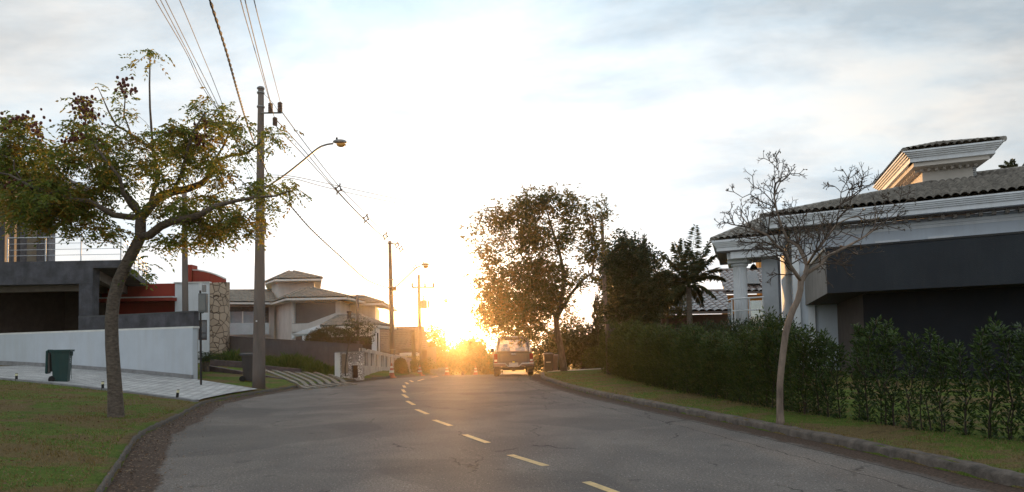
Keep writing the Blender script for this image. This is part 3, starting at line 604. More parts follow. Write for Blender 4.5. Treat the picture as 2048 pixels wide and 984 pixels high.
# ------------------------------------------------------------------ pale hipped house with tower
def hip(mb, cm, eave, ridge, faces, tile=dict(n=4, pu=.26, pv=.4)):
    """eave/ridge: lists of 3D points; faces: index tuples (e.. or r..) starting with an eave edge"""
    pts = [Vector(p) for p in eave]+[Vector(p) for p in ridge]
    for f in faces: tile_roof(mb, [pts[i] for i in f], **tile)
def tiled_house():
    t = thing('tiled_roof_house', 'pale house with square tower and hipped tiled roofs behind the taupe wall', 'house', (XY(620, 46).x, 46, .5))
    def fascia(name, pts, z0, z1, inset=.0, parent=t, m_=M_TRIM, closed=False):
        mb = MB(); n = len(pts)
        for i in range(n if closed else n-1): bar(mb, pts[i], pts[(i+1) % n], .12, z1-z0, z0, 0, 1)
        return mb.build(name, m_, parent)
    # main bay: footprint with chamfered left side
    A, B = XY(583, 46), XY(681, 46); D = XY(545, 52); C = Vector((B.x-.6, 55, 0)); E = Vector((D.x-.6, 56, 0))
    ze = ZP(630, 597, 45.3); s = lambda px: (XY(px, 46)-A).length
    m = MB(); zw0, zw1 = ZP(630, 646, 46), ZP(630, 605, 46)
    wall(m, A, B, -1, ze-.12, .25, [(s(588), s(671), zw0, zw1)]); wall(m, D, A, -1, ze-.12, .25); wall(m, B, C, -1, ze-.12, .25)
    m.build('wall', M_BEIGE, t)
    m = MB(); a, b = XY(587, 46.1), XY(671.5, 46.1); m.prism([(a.x, 46.16), (b.x, 46.16), (b.x, 46.2), (a.x, 46.2)], zw0-.02, zw1+.02); wn = m.build('window', M_GLT, t)
    m = MB(); bar(m, (a.x-.05, 45.96), (b.x+.05, 45.96), .06, .05, zw0-.06, 0, 1); m.build('sill', M_GWALL, wn)
    # sloping parapet across the lower right of the window
    m = MB(); q = [P(616, 646.5, 45.7), P(672, 625.5, 45.7), P(681, 625, 45.7), P(681, 660, 45.7), P(583, 664, 45.7), P(583, 648, 45.7)]
    vs = [tuple(p) for p in q]+[(p.x, p.y+.25, p.z) for p in q]; m.add(vs, [(0, 5, 4, 3, 2, 1), (6, 7, 8, 9, 10, 11)]+[(i, (i+1) % 6, 6+(i+1) % 6, 6+i) for i in range(6)]); m.build('stair_parapet', M_BEIGE, t)
    e = [P(571, 596, 45), P(697, 598, 45)]; zE = e[0].z; e = [Vector((p.x, p.y, zE)) for p in e]
    eD = Vector((XY(547, 52).x-.5, 51.6, zE)); eC = Vector((e[1].x+.4, 57, zE)); eE = Vector((eD.x-.2, 57, zE)); ap = P(612, 577, 50); ap2 = P(624, 577, 50)
    m = MB(); tile = dict(n=4, pu=.27, pv=.42)
    tile_roof(m, [e[0], e[1], ap2, ap], **tile); tile_roof(m, [eD, e[0], ap], **tile); tile_roof(m, [e[1], eC, ap2], **tile); tile_roof(m, [eC, eE, ap, ap2], **tile)
    for a_, b_ in ((e[0], ap), (e[1], ap2), (eD, ap)): ridge_caps(m, a_, b_, .10, .42)
    rf = m.build('roof', M_TILE2, t)
    m = MB()
    for a_, b_ in ((eD, e[0]), (e[0], e[1]), (e[1], eC)): bar(m, a_, b_, .5, .13, zE-.15, 0, 1)
    m.build('eaves', M_TRIM, rf)
    # left wing
    a, b = XY(440, 49), XY(548, 50.5); zL = ZP(500, 604.5, 48.3); s2 = lambda px: (XY(px, 49.2)-a).length; g0, g1 = ZP(490, 669, 49), ZP(490, 622, 49)
    m = MB(); wall(m, a, b, -1, zL-.1, .25, [(s2(459), s2(535), g0, ZP(490, 612, 49))]); m.build('wing_wall', M_BEIGE, t)
    a1, b1 = XY(459, 49.6), XY(512, 49.9); m = MB(); bar(m, a1, b1, .05, g1-g0, g0, 0, 1); wn = m.build('glass_door', M_GLB, t)
    for px in (459, 485, 511): m = MB(); q = XY(px, 49.45); m.prism([(q.x-.04, q.y), (q.x+.04, q.y), (q.x+.04, q.y+.08), (q.x-.04, q.y+.08)], g0, g1); m.build('door_stile', M_TRIM, wn)
    a1, b1 = XY(440, 50.2), XY(548, 51.2); m = MB(); bar(m, a1, b1, .1, 3, g0-.3, 0, 1); m.build('recess_wall', M_STUC, t)
    a1, b1 = XY(457, 48.7), XY(538, 49.7); zr = ZP(490, 647, 48.8); m = MB(); bar(m, a1, b1, .03, zr-g0, g0, 0, 1); gr = m.build('balcony_glass', M_GLB, t); m = MB(); bar(m, a1, b1, .07, .05, zr+.002, 0, 1); m.build('rail', M_STEEL, gr)
    e0, e1 = P(425, 604, 48.2), P(552, 605.5, 49.6); e1.z = e0.z; r0, r1 = P(405, 583, 53), P(547, 584.5, 53.5); r1.z = r0.z
    m = MB(); tile_roof(m, [e0, e1, r1, r0], **tile); ridge_caps(m, r0, r1, .10, .42); rf = m.build('roof', M_TILE2, t); m = MB(); bar(m, e0, e1, .5, .12, e0.z-.14, 0, 1); m.build('eaves', M_TRIM, rf)
    # tower
    zt0 = ZP(590, 562, 51.5); q = [XY(543, 51.8), XY(630, 52), XY(626, 56), XY(540, 56)]; q = [XY(543, 53.5), XY(556, 51.6), XY(629, 51.6), XY(631, 56), XY(546, 57)]
    m = MB(); m.prism([(p.x, p.y) for p in q], 3.0, zt0-.02); m.build('tower_wall', M_BEIGE, t)
    ee = [P(530, 566, 53.2), P(549, 558, 50.6), P(643.5, 558, 50.6), P(641, 560, 57.5), P(535, 560, 58)]; zz_ = ee[1].z; ee = [Vector((p.x, p.y, zz_)) for p in ee]; a0, a1_ = P(578, 544, 54), P(588, 544, 54); a1_.z = a0.z
    m = MB(); tile_roof(m, [ee[0], ee[1], a0], **tile); tile_roof(m, [ee[1], ee[2], a1_, a0], **tile); tile_roof(m, [ee[2], ee[3], a1_], **tile); tile_roof(m, [ee[3], ee[4], a0, a1_], **tile)
    for a_, b_ in ((ee[1], a0), (ee[2], a1_), (ee[0], a0)): ridge_caps(m, a_, b_, .10, .42)
    rf = m.build('tower_roof', M_TILE2, t); m = MB()
    m.prism([(p.x, p.y) for p in ee], zz_-.16, zz_-.025); m.build('eaves', M_TRIM, rf)
    # right wing
    a, b = XY(672, 50), XY(750, 50); zr = ZP(720, 607, 49.5); c = Vector((b.x-1.2, 58, 0)); m = MB(); wall(m, a, b, -2, zr-.1, .25); wall(m, b, c, -2, zr-.1, .25); m.build('wing_wall', M_BEIGE, t)
    e0, e1 = P(672, 607, 49.2), P(766, 607, 49.2); e1.z = e0.z; eb_ = Vector((e1.x-.6, 59, e0.z)); r0, r1 = P(675, 594.5, 54), P(728, 594.5, 54); r1.z = r0.z
    m = MB(); tile_roof(m, [e0, e1, r1, r0], **tile); tile_roof(m, [e1, eb_, r1], **tile); ridge_caps(m, e1, r1, .10, .42); ridge_caps(m, r0, r1, .10, .42); rf = m.build('roof', M_TILE2, t)
    m = MB(); bar(m, e0, e1, .5, .13, e0.z-.15, 0, 1); bar(m, e1, eb_, .5, .13, e0.z-.15, 0, 1); m.build('eaves', M_TRIM, rf)
    # porch
    e0, e1 = P(643, 647, 42.5), P(754, 655, 41.2); zp = (e0.z+e1.z)/2; e0.z = e1.z = zp; eb_ = Vector((e1.x+.2, 47, zp)); r0, r1 = P(676, 633, 45), P(722, 637, 44.5); r1.z = r0.z; ea = Vector((e0.x-.3, 46, zp))
    m = MB(); tile_roof(m, [e0, e1, r1, r0], **tile); tile_roof(m, [e1, eb_, r1], **tile); tile_roof(m, [ea, e0, r0], **tile); ridge_caps(m, e0, r0, .1, .42); ridge_caps(m, e1, r1, .1, .42); ridge_caps(m, r0, r1, .1, .42); rf = m.build('porch_roof', M_TILE2, t)
    m = MB(); bar(m, e0, e1, .45, .14, zp-.16, 0, 1); bar(m, e1, eb_, .45, .14, zp-.16, 0, 1); bar(m, e0+Vector((.25, .35, 0)), e1+Vector((-.35, .3, 0)), .25, .5, zp-.66, 0, 1); m.build('eaves', M_TRIM, rf)
    for px, Yc in ((608, 43.5), (621.5, 43), (747, 41.8)):
        q = XY(px, Yc); m = MB(); m.prism([(q.x-.13, q.y), (q.x+.13, q.y), (q.x+.13, q.y+.26), (q.x-.13, q.y+.26)], -1, zp-.17); m.build('porch_column', M_HWHITE, t)
    # raking beam that joins the porch to the main wall
    m = MB(); q = [P(583, 668, 43.8), P(645, 648, 42.9), P(645, 666, 42.9), P(622, 667, 43.2), P(590, 674, 43.8), P(583, 680, 43.8)]
    vs = [tuple(p) for p in q]+[(p.x, p.y+.25, p.z) for p in q]; m.add(vs, [tuple(range(5, -1, -1)), tuple(range(6, 12))]+[(i, (i+1) % 6, 6+(i+1) % 6, 6+i) for i in range(6)]); m.build('raking_beam', M_HWHITE, t)
    m = MB(); a, b = XY(590, 45.3), XY(755, 45.3); m.prism([(a.x, 45.4), (b.x, 45.4), (b.x, 45.5), (a.x, 45.5)], -1, zp-.4); m.build('porch_back_wall', mat('shaded_brown', (.11, .08, .07)), t)  # wall coloured dark for the shade inside the porch openings
    m = MB(); q = P(698.5, 640, 43.8); m.lathe((q.x, q.y, q.z-.3), [(.12, 0), (.12, .75), (.16, .78), (.16, .84), (.10, .86)], 12); m.build('chimney_flue', mat('rusty_flue', (.10, .05, .035)), t)
tiled_house()
# ------------------------------------------------------------------ taupe boundary wall and perforated white wall
def boundary():
    a, b = XY(452, 39.2), XY(722, 31.4); t = thing('boundary_wall', 'long taupe rendered wall sloping down in front of the tiled roof house', 'wall', (a.x, a.y, 1.0))
    za, zb = ZP(452, 673, 39.2), ZP(722, 690.5, 31.4); n = Vector((0, .22, 0)); m = MB()
    m.hexa([a+Vector((0, 0, -.5)), b+Vector((0, 0, -1)), b+n+Vector((0, 0, -1)), a+n+Vector((0, 0, -.5))], [a+Vector((0, 0, za)), b+Vector((0, 0, zb)), b+n+Vector((0, 0, zb)), a+n+Vector((0, 0, za))]); m.build('wall_panel', M_GWALL, t)
    m = MB(); k = Vector((0, -.03, 0)); n2 = Vector((0, .25, 0)); m.hexa([a+k+Vector((0, 0, za+.002)), b+k+Vector((0, 0, zb+.002)), b+n2+Vector((0, 0, zb+.002)), a+n2+Vector((0, 0, za+.002))], [a+k+Vector((0, 0, za+.04)), b+k+Vector((0, 0, zb+.04)), b+n2+Vector((0, 0, zb+.04)), a+n2+Vector((0, 0, za+.04))]); m.build('coping', mat('taupe_coping', (.10, .085, .085)), t)
    # perforated wall along the street
    M_PW = mat('grimy_white_render', (.50, .46, .42), rough=.9, var=.12, vscale=2, bump=.4, dirt=((.16, .13, .11), .75))
    a, b = XY(725, 31.45), XY(822, 52); L = (b-a).length; d = (b-a)/L; t = thing('perforated_wall', 'grimy white street wall pierced by a row of tall openings', 'wall', (a.x, a.y, .2))
    top = lambda s: ZP(725, 696, 31.45) + (ZP(822, 717, 52)-ZP(725, 696, 31.45))*s/L
    m = MB(); N = 12; nn = Vector((-d.y, d.x, 0))*.18; ow = L/N*.58
    def seg(s0, s1, f0, f1):
        p, q = a+d*s0, a+d*s1; m.hexa([p+Vector((0, 0, f0(s0))), q+Vector((0, 0, f0(s1))), q+nn+Vector((0, 0, f0(s1))), p+nn+Vector((0, 0, f0(s0)))], [p+Vector((0, 0, f1(s0))), q+Vector((0, 0, f1(s1))), q+nn+Vector((0, 0, f1(s1))), p+nn+Vector((0, 0, f1(s0)))])
    bot = lambda s: top(s)-2.6; mid = lambda s: top(s)-.78; hi = lambda s: top(s)-.16
    seg(0, L, bot, mid); seg(0, L, hi, top)
    for i in range(N+1): s0 = max(0, i*L/N-(L/N-ow)/2); s1 = min(L, i*L/N+(L/N-ow)/2); seg(s0, s1, lambda s: mid(s)+.0, lambda s: hi(s)-.0)
    m.build('wall_panel', M_PW, t)
    m = MB()
    for i in range(N):
        s = (i+.5)*L/N; p = a+d*s+nn*.5; 
        for k in (-.16, 0, .16): q = p+d*k*ow*1.6; m.tube([q+Vector((0, 0, mid(s)-.01)), q+Vector((0, 0, hi(s)+.01))], .012, 5)
    m.build('bars', M_BLACK, t)
    # masonry meter kiosk of pale stone chips
    M_CH = bpy.data.materials.new('stone_chip_facing'); M_CH.use_nodes = True; g = NT(M_CH.node_tree); bs = g.n['Principled BSDF']; tc = g.new('ShaderNodeTexCoord')
    v1 = g.new('ShaderNodeTexVoronoi', feature='DISTANCE_TO_EDGE', inp={'Vector': tc.outputs['Object'], 'Scale': 13.0}); v2 = g.new('ShaderNodeTexVoronoi', feature='F1', inp={'Vector': tc.outputs['Object'], 'Scale': 13.0})
    c = g.mix(g.vmath('DOT_PRODUCT', v2.outputs['Color'], (.4, .4, .2)).outputs['Value'], (.25, .2, .18), (.8, .76, .7)); c = g.mix(g.ramp(v1.outputs[0], [(.05, 1.0), (.12, 0.0)]), c, (.12, .09, .075)); g.l.new(c, bs.inputs['Base Color']); bs.inputs['Roughness'].default_value = .9
    Yk = 30.3; x0, x1 = XY(671, Yk).x, XY(724, Yk).x; z1 = ZP(700, 705, Yk); z0 = ZP(700, 752, Yk)-.2; t = thing('meter_kiosk', 'low masonry meter kiosk faced in pale stone chips by the taupe wall', 'meter kiosk', ((x0+x1)/2, Yk, z0+.2))
    a, b = Vector((x0+.18, Yk, 0)), Vector((x1, Yk, 0)); s = lambda px: XY(px, Yk).x-a.x
    m = MB(); wall(m, a, b, z0, z1, .35, [(s(681), s(695.5), ZP(688, 747, Yk), z1-.07), (s(702), s(714.5), ZP(708, 724, Yk), ZP(708, 707.5, Yk)), (s(702), s(714.5), z0+.1, ZP(708, 731, Yk))]); m.build('housing', M_CH, t)
    m = MB(); bar(m, (x0-.02, Yk-.04), (x1+.03, Yk-.04), .45, .035, z1+.002, 0, 1); m.build('top_slab', MCON, t)
    m = MB(); m.prism([(a.x-.24, Yk+.03), (a.x-.01, Yk+.03), (a.x-.01, Yk+.36), (a.x-.24, Yk+.36)], z0, z1); m.build('side_panel', M_TRIM, t)
    p0, p1 = XY(681, Yk+.1).x, XY(695.5, Yk+.1).x; m = MB(); m.prism([(p0, Yk+.12), (p1, Yk+.12), (p1, Yk+.15), (p0, Yk+.15)], z0+.1, z1-.07); m.build('door', mat('tan_door', (.28, .21, .15), rough=.6), t)
    p0, p1 = XY(702, Yk+.1).x, XY(714.5, Yk+.1).x; m = MB(); m.prism([(p0, Yk+.14), (p1, Yk+.14), (p1, Yk+.18), (p0, Yk+.18)], ZP(708, 724, Yk), ZP(708, 707, Yk)); m.build('meter_window', mat('cloudy_window', (.36, .32, .3), rough=.3, var=.4, vscale=12), t)
    m = MB(); m.prism([(p0, Yk+.3), (p1, Yk+.3), (p1, Yk+.33), (p0, Yk+.33)], z0+.1, ZP(708, 731, Yk)); m.build('niche_back', mat('rust_brown', (.09, .04, .025)), t)
boundary()
# ------------------------------------------------------------------ low planted edging borders by the second drive
def border(px0, py0, px1, py1, Y0, Y1, h, label):
    a, b = XY(px0, Y0), XY(px1, Y1); za, zb = ZP(px0, py0, Y0), ZP(px1, py1, Y1); n = Vector((0, .18, 0)); m = MB()
    m.hexa([a+Vector((0, 0, za-h-.5)), b+Vector((0, 0, zb-h-.5)), b+n+Vector((0, 0, zb-h-.5)), a+n+Vector((0, 0, za-h-.5))], [a+Vector((0, 0, za)), b+Vector((0, 0, zb)), b+n+Vector((0, 0, zb)), a+n+Vector((0, 0, za))])
    o = m.build('border_wall', mat('mauve_edging', (.125, .09, .09), var=.3, dirt=((.04, .03, .03), .5)), bevel=.015); tag(o, label, 'edging wall')
    return a, b, za, zb
border(404, 729, 600, 763, 29.5, 27.5, .3, 'low dark edging wall of the strip drive passing behind the wheelie bin')
border(420, 719, 520, 726, 33.0, 32.0, .3, 'low dark edging wall on the lawn below the stone clad end')
border(527, 731, 600, 738, 31.6, 31.0, .3, 'short dark edging wall along the shaggy grass bank')
# ------------------------------------------------------------------ right side: dark cantilevered box, white house, tower
UF = Vector((.84, -.543, 0)).normalized(); VF = Vector((.311, .95, 0)).normalized()
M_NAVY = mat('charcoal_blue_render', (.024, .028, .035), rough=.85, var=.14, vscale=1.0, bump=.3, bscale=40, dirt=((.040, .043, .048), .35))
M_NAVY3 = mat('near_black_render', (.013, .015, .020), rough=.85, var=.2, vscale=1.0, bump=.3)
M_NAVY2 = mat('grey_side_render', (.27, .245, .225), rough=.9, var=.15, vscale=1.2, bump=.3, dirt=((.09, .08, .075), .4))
M_RW = mat('cool_white_render', (.56, .60, .66), rough=.8, var=.07, vscale=1.0, bump=.15, dirt=((.42, .42, .42), .35))
M_RT = mat('cornice_white', (.74, .75, .77), rough=.7, var=.06, vscale=2, bump=.08, dirt=((.45, .43, .40), .4))
M_TUS = mat('warm_tower_render', (.66, .60, .54), rough=.85, var=.08, vscale=1, bump=.15)
def dark_house():
    A = XY(1655, 19.5); zt, zb = 3.97, 2.74; B = A + UF*12; D = A + VF*8.2; E = B + VF*8.2
    t = thing('dark_house', 'charcoal house with a long overhanging upper box behind the hedge', 'house', (A.x+3, A.y+1, .2))
    m = MB(); i_ = .012
    m.add([(A.x, A.y, zb), (B.x, B.y, zb), (B.x, B.y, zt), (A.x, A.y, zt), (E.x, E.y, zb), (E.x, E.y, zt), (D.x, D.y, zb), (D.x, D.y, zt)], [(0, 1, 2, 3), (1, 4, 5, 2), (4, 6, 7, 5), (0, 6, 4, 1), (3, 2, 5, 7)], 0)
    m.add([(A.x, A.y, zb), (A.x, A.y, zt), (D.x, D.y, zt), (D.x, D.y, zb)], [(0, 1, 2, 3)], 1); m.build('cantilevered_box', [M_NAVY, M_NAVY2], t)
    m = MB(); bar(m, A-UF*.02-VF*.03, B, .16, .05, zt+.002, 0, 1); m.build('coping', M_BLACK, t)
    m = MB(); bar(m, A-UF*.05+VF*.14, D-UF*.05, .16, .05, zt+.003, 0, -1); m.build('side_coping', mat('highlight_coping', (.6, .5, .4)), t)  # light colour stands in for the bright highlight along this edge
    C = A + VF*1.3 + UF*1.08; C2 = C + UF*12; C3 = C + VF*7; m = MB()
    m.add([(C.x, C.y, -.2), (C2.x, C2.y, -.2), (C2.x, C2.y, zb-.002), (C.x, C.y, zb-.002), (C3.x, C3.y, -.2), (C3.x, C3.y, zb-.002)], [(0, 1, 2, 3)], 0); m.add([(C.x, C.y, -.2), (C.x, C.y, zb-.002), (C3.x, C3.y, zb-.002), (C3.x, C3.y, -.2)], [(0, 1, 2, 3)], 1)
    F2 = C2 + VF*7; m.add([(C3.x, C3.y, -.2), (C3.x, C3.y, zb-.002), (F2.x, F2.y, zb-.002), (F2.x, F2.y, -.2)], [(0, 1, 2, 3)], 0); m.build('lower_wall', [M_NAVY3, mat('lit_side_render', (.10, .08, .072), rough=.9)], t)  # left face given a lighter colour for the light falling on it
    for s_, v_ in ((1.0, .62), (3.2, .62), (5.6, .62)):
        p = A + UF*s_ + VF*v_; m = MB(); m.lathe((p.x, p.y, zb-.035), [(.085, 0), (.085, .034)], 14); m.build('soffit_lamp', M_BLACK, t)
dark_house()
def stepped(mb, pts, z0, steps, closed=False):
    """cornice swept along pts: steps = (outset, z0, z1)"""
    for o, a, b in steps:
        for p, q in zip(pts, pts[1:]):
            p = Vector(p); q = Vector(q); d = (q-p).normalized(); n = Vector((d.y, -d.x, 0)); w = .9
            c = [p+n*o-d*o*.9, q+n*o+d*o*.9, q-n*w+d*o*.9, p-n*w-d*o*.9]; mb.prism([(v.x, v.y) for v in c], z0+a, z0+b)
def white_house():
    E0 = P(1534, 456, 26.0); E1 = P(2048, 409.5, 22.0); zf = (E0.z+E1.z)/2; E0 = Vector((E0.x, E0.y, 0)); uf = (Vector((E1.x, E1.y, 0))-E0).normalized(); E2 = E0 + uf*14
    t = thing('white_house', 'large white house with stepped white cornice and grey tiled roof on the right', 'house', (E0.x+3, E0.y+1, .2))
    steps = [(0, 0, .16), (.05, .163, .22), (.09, .223, .28), (.13, .283, .34), (.17, .343, .40)]
    m = MB(); n_in = Vector((-uf.y, uf.x, 0)); n_in = n_in if n_in.dot(VF) > 0 else -n_in
    stepped(m, [E0, E2], zf, steps); stepped(m, [E0+VF*9, E0+n_in*.0], zf+.001, steps); m.build('cornice', M_RT, t)
    # wall, set back below the eaves, with pilasters and openings
    A = E0 + n_in*.85 + uf*.72; B = A + uf*14; m = MB(); L = 14
    wall(m, A, B, -.3, zf-.032, .25); Wl = A + VF*8; wall(m, Wl, A, -.3, zf-.034, .25); m.build('wall', M_RW, t)
    m = MB(); bar(m, A-uf*.05-n_in*.06, B, .10, .10, zf-.27, 0, 1); bar(m, A-uf*.03-n_in*.03, B, .06, .10, zf-.38, 0, 1); m.build('frieze', M_RT, t)
    m = MB()
    m.prism([(p.x, p.y) for p in (E0+n_in*.3+uf*.2, E2+n_in*.3, E2+n_in*.84, E0+n_in*.84+uf*.2)], zf-.03, zf-.002); m.build('soffit', mat('brown_soffit', (.20, .16, .135), rough=.8), t)
    for i in range(38):
        p = A + uf*(.2+i*.36) - n_in*.19; m = MB(); m.box((p.x, p.y, zf-.095), (.11, .30, .115), math.atan2(uf.y, uf.x)); m.build('bracket', mat('bracket_paint', (.38, .33, .29), rough=.8), t)
    for s_ in (.12, .62): p = A + uf*s_ - n_in*.05; m = MB(); m.box((p.x, p.y, zf/2-.4), (.24, .12, zf-.45), math.atan2(uf.y, uf.x)); m.build('pilaster', M_RT, t)
    for px0, px1, py in ((1750, 1800, 483), (1856, 1908, 474)):
        ya = 23.3 if px0 < 1800 else 22.6; p, q = P(px0, py, ya), P(px1, py, ya-.45)
        # project on the wall plane
        def onw(px):
            r_ = ray(px, 480); k = (A-n_in*.03).dot(n_in)/Vector((r_.x, r_.y, 0)).dot(n_in); return Vector((r_.x*k, r_.y*k, 0))
        a_, b_ = onw(px0), onw(px1); zz_ = 1.45 + (hor(px0)-py)/1400*a_.y; m = MB(); bar(m, a_, b_, .08, .12, zz_-.10, 0, 1); m.build('window_hood', M_RT, t)
    # main roof
    zr = zf+.405; Ea = E0 - uf*.15 - n_in*.17; Ea.z = zr; Eb = E2 - n_in*.17; Eb.z = zr; R0 = P(1948, 351, 29.3); R1 = R0 + uf*8; Ec = Ea + VF*14; Ec.z = zr
    m = MB(); tile_roof(m, [Ea, Eb, R1, R0], pu=.25, pv=.40, amp=.085, n=8, lip=.06); tile_roof(m, [Ec, Ea, R0], pu=.24, pv=.36, n=4); ridge_caps(m, Ea, R0, .12, .40); ridge_caps(m, R0, R1, .12, .40); m.build('roof', M_TILE, t)
    # portico in front of the left end
    PL = P(1433, 503, 27.6); zp = PL.z; PLx = Vector((PL.x, PL.y, 0)); PR = PLx + uf*2.45; m = MB()
    st = [(0, 0, .15), (.04, .153, .21), (.08, .213, .27), (.12, .273, .33), (.16, .333, .42)]
    stepped(m, [PLx, PR], zp, st); stepped(m, [PLx+VF*5, PLx], zp+.001, st); m.build('portico_cornice', M_RT, t)
    m = MB(); q = [PLx+n_in*.1, PR+n_in*.1, PR+VF*4.8, PLx+VF*4.8]; m.prism([(p.x, p.y) for p in q], zp-.05, zp-.003); m.build('portico_ceiling', M_STUC, t)
    m = MB(); a_ = PLx+uf*.5+n_in*.35; bar(m, a_, PR+n_in*.35, .4, .26, zp-.312, 0, 0); bar(m, a_, a_+VF*3.6, .36, .25, zp-.313, 0, 0); m.build('portico_beam', M_RT, t)
    zr2 = zp+.425; qa = PLx - uf*.12 - n_in*.14; qa.z = zr2; qb = PR + Vector((0, 0, zr2)) - n_in*.14; ap = P(1538, 434, 29.5); qc = qa + VF*5; qc.z = zr2
    m = MB(); tile_roof(m, [qa, qb, ap], pu=.25, pv=.40, n=7, amp=.08, lip=.05); tile_roof(m, [qc, qa, ap], pu=.24, pv=.36, n=4); ridge_caps(m, qa, ap, .11, .38); m.build('portico_roof', M_TILE, t)
    q = XY(1544, 27.5); m = MB(); m.box((q.x, q.y, (zp-.6)/2), (.60, .60, zp), math.atan2(uf.y, uf.x)); m.build('pier', mat('grey_pier_paint', (.40, .41, .43), rough=.85, var=.08), t)
    for px, Yc in ((1481.5, 28.1),):
        q = XY(px, Yc); c = MB(); prof = []; w = .27; N = 28
        for j in range(N*2):
            a = 2*math.pi*j/(N*2); k = w if j % 2 == 0 else w*.90; prof.append((q.x+k*math.cos(a), q.y+k*math.sin(a)))
        c.prism(prof, -.3, zp-.58); sh = c.build('column', M_RT, t)
        c = MB(); c.lathe((q.x, q.y, zp-.579), [(.29, 0), (.33, .05), (.33, .10), (.29, .13)], 20); c.box((q.x, q.y, zp-.38), (.78, .78, .13), math.atan2(uf.y, uf.x)); c.build('capital', M_RT, sh)
    # bell shaped lantern under the portico
    q = P(1507, 533, 28.6); l = thing('hanging_lantern', 'small dark bell shaped lantern hanging between the portico columns', 'lantern', (q.x, q.y, q.z))
    m = MB(); m.lathe((q.x, q.y, q.z), [(.06, -.13), (.15, -.12), (.13, -.02), (.06, .08), (.03, .1)], 14); m.build('lamp_shade', M_BLACK, l); m = MB(); m.tube([(q.x, q.y, q.z+.1), (q.x, q.y, zp-.06)], .008, 5); m.build('cord', M_BLACK, l)
    # balcony railing beside the portico
    r = thing('balcony_railing', 'white metal and glass balcony railing between the portico columns', 'railing', (XY(1466, 27.2).x, 27.2, 1.2))
    a_, b_ = XY(1463, 27.3), XY(1528, 26.7); zA, zB = ZP(1463, 598, 27.3), ZP(1463, 640, 27.3); m = MB(); m.tube([a_+Vector((0, 0, zA)), b_+Vector((0, 0, zA+.02))], .035, 8); m.build('top_rail', M_ALU, r)
    m = MB(); m.tube([a_+Vector((0, 0, zB+.35)), b_+Vector((0, 0, zB+.37))], .025, 8); m.build('lower_rail', M_ALU, r)
    for px in (1463.5, 1469.5, 1499, 1526): k = (px-1463)/65; q = a_.lerp(b_, k); m = MB(); m.tube([q+Vector((0, 0, .2)), q+Vector((0, 0, zA))], .03, 8); m.build('post', M_ALU, r)
    q0, q1 = a_.lerp(b_, .58), a_.lerp(b_, .95); m = MB(); bar(m, q0, q1, .012, zA-zB+.2, zB-.3, 0, 0); m.build('glass_panel', glass_mat('railing_glass', (.75, .8, .7), trans=.8), r)
    a2 = XY(1455, 28.8); m = MB(); m.tube([a_+Vector((0, 0, zA)), a2+Vector((0, 0, zA))], .03, 8); bar(m, a_, a2, .012, zA-zB+.1, zB-.2, 0, 0); m.build('side_panel', M_GLB, r)
white_house()
def tower():
    T0 = P(1820, 325, 28.0); z0 = T0.z; T0 = Vector((T0.x, T0.y, 0)); ut = (XY(2005, 26.8)-T0).normalized(); T1 = T0+ut*3.25*1.0
    T1 = T0 + ut*((XY(2005, 26.8)-T0).length); T2 = T0 + VF*6.4; T3 = T1 + VF*6.4; n_in = Vector((-ut.y, ut.x, 0))
    t = thing('roof_tower', 'square tower with orange lit flared cornice rising behind the white house roof', 'tower', (T0.x+1.5, T0.y+2, 5.8))
    st = [(0, 0, .17), (.07, .173, .235), (.14, .238, .30), (.21, .303, .365), (.28, .368, .43)]
    m = MB(); stepped(m, [T2, T0, T1], z0, st); stepped(m, [T1+VF*.36, T3], z0+.001, st); m.build('cornice', M_RT, t)
    m = MB(); q = [T0+ut*.15+VF*.15, T1-ut*.15+VF*.15, T3-ut*.15, T2+ut*.15]; m.prism([(p.x, p.y) for p in q], z0-.16, z0-.002); m.build('ceiling_band', M_TUS, t)
    q = [T0+ut*.62+VF*.95, T1-ut*.50+VF*.95, T3-ut*.5, T2+ut*.62]; m = MB(); m.prism([(p.x, p.y) for p in q], 5.2, z0-.162); m.build('wall', M_TUS, t)
    # dentil course
    for k in range(8): p = T0+ut*(.55+k*.27)+VF*.80; m = MB(); m.box((p.x, p.y, z0-.215), (.10, .24, .10), math.atan2(ut.y, ut.x)); m.build('dentil', M_TUS, t)
    for k in range(18): p = T0+ut*.45+VF*(.9+k*.30); m = MB(); m.box((p.x, p.y, z0-.215), (.24, .10, .10), math.atan2(ut.y, ut.x)); m.build('dentil', M_TUS, t)
    p = T1-ut*.48+VF*1.3; m = MB(); bz = ZP(1978, 350, 27.5); 
    for k in range(7): m.box((p.x+.05, p.y, bz+k*.075), (.28, .22, .045), math.atan2(ut.y, ut.x))
    m.build('louvre_vent', M_ALU, t)
    zr = z0+.435; e = [T0-ut*.25-VF*.25, T1+ut*.25-VF*.25, T3+ut*.25+VF*.2, T2-ut*.25+VF*.2]; e = [Vector((p.x, p.y, zr)) for p in e]; c = (T0+T1+T2+T3)/4; a0 = c - VF*1.3; a1 = c + VF*1.3; a0.z = a1.z = zr+.62
    m = MB(); kw = dict(pu=.25, pv=.40, n=8, amp=.085, lip=.06); tile_roof(m, [e[0], e[1], a0], **kw); tile_roof(m, [e[3], e[0], a0, a1], **kw); tile_roof(m, [e[1], e[2], a1, a0], **kw); tile_roof(m, [e[2], e[3], a1], **kw)
    for i, a_ in ((0, a0), (1, a0)): ridge_caps(m, e[i], a_, .1, .36)
    m.build('roof', M_TILE, t)
tower()
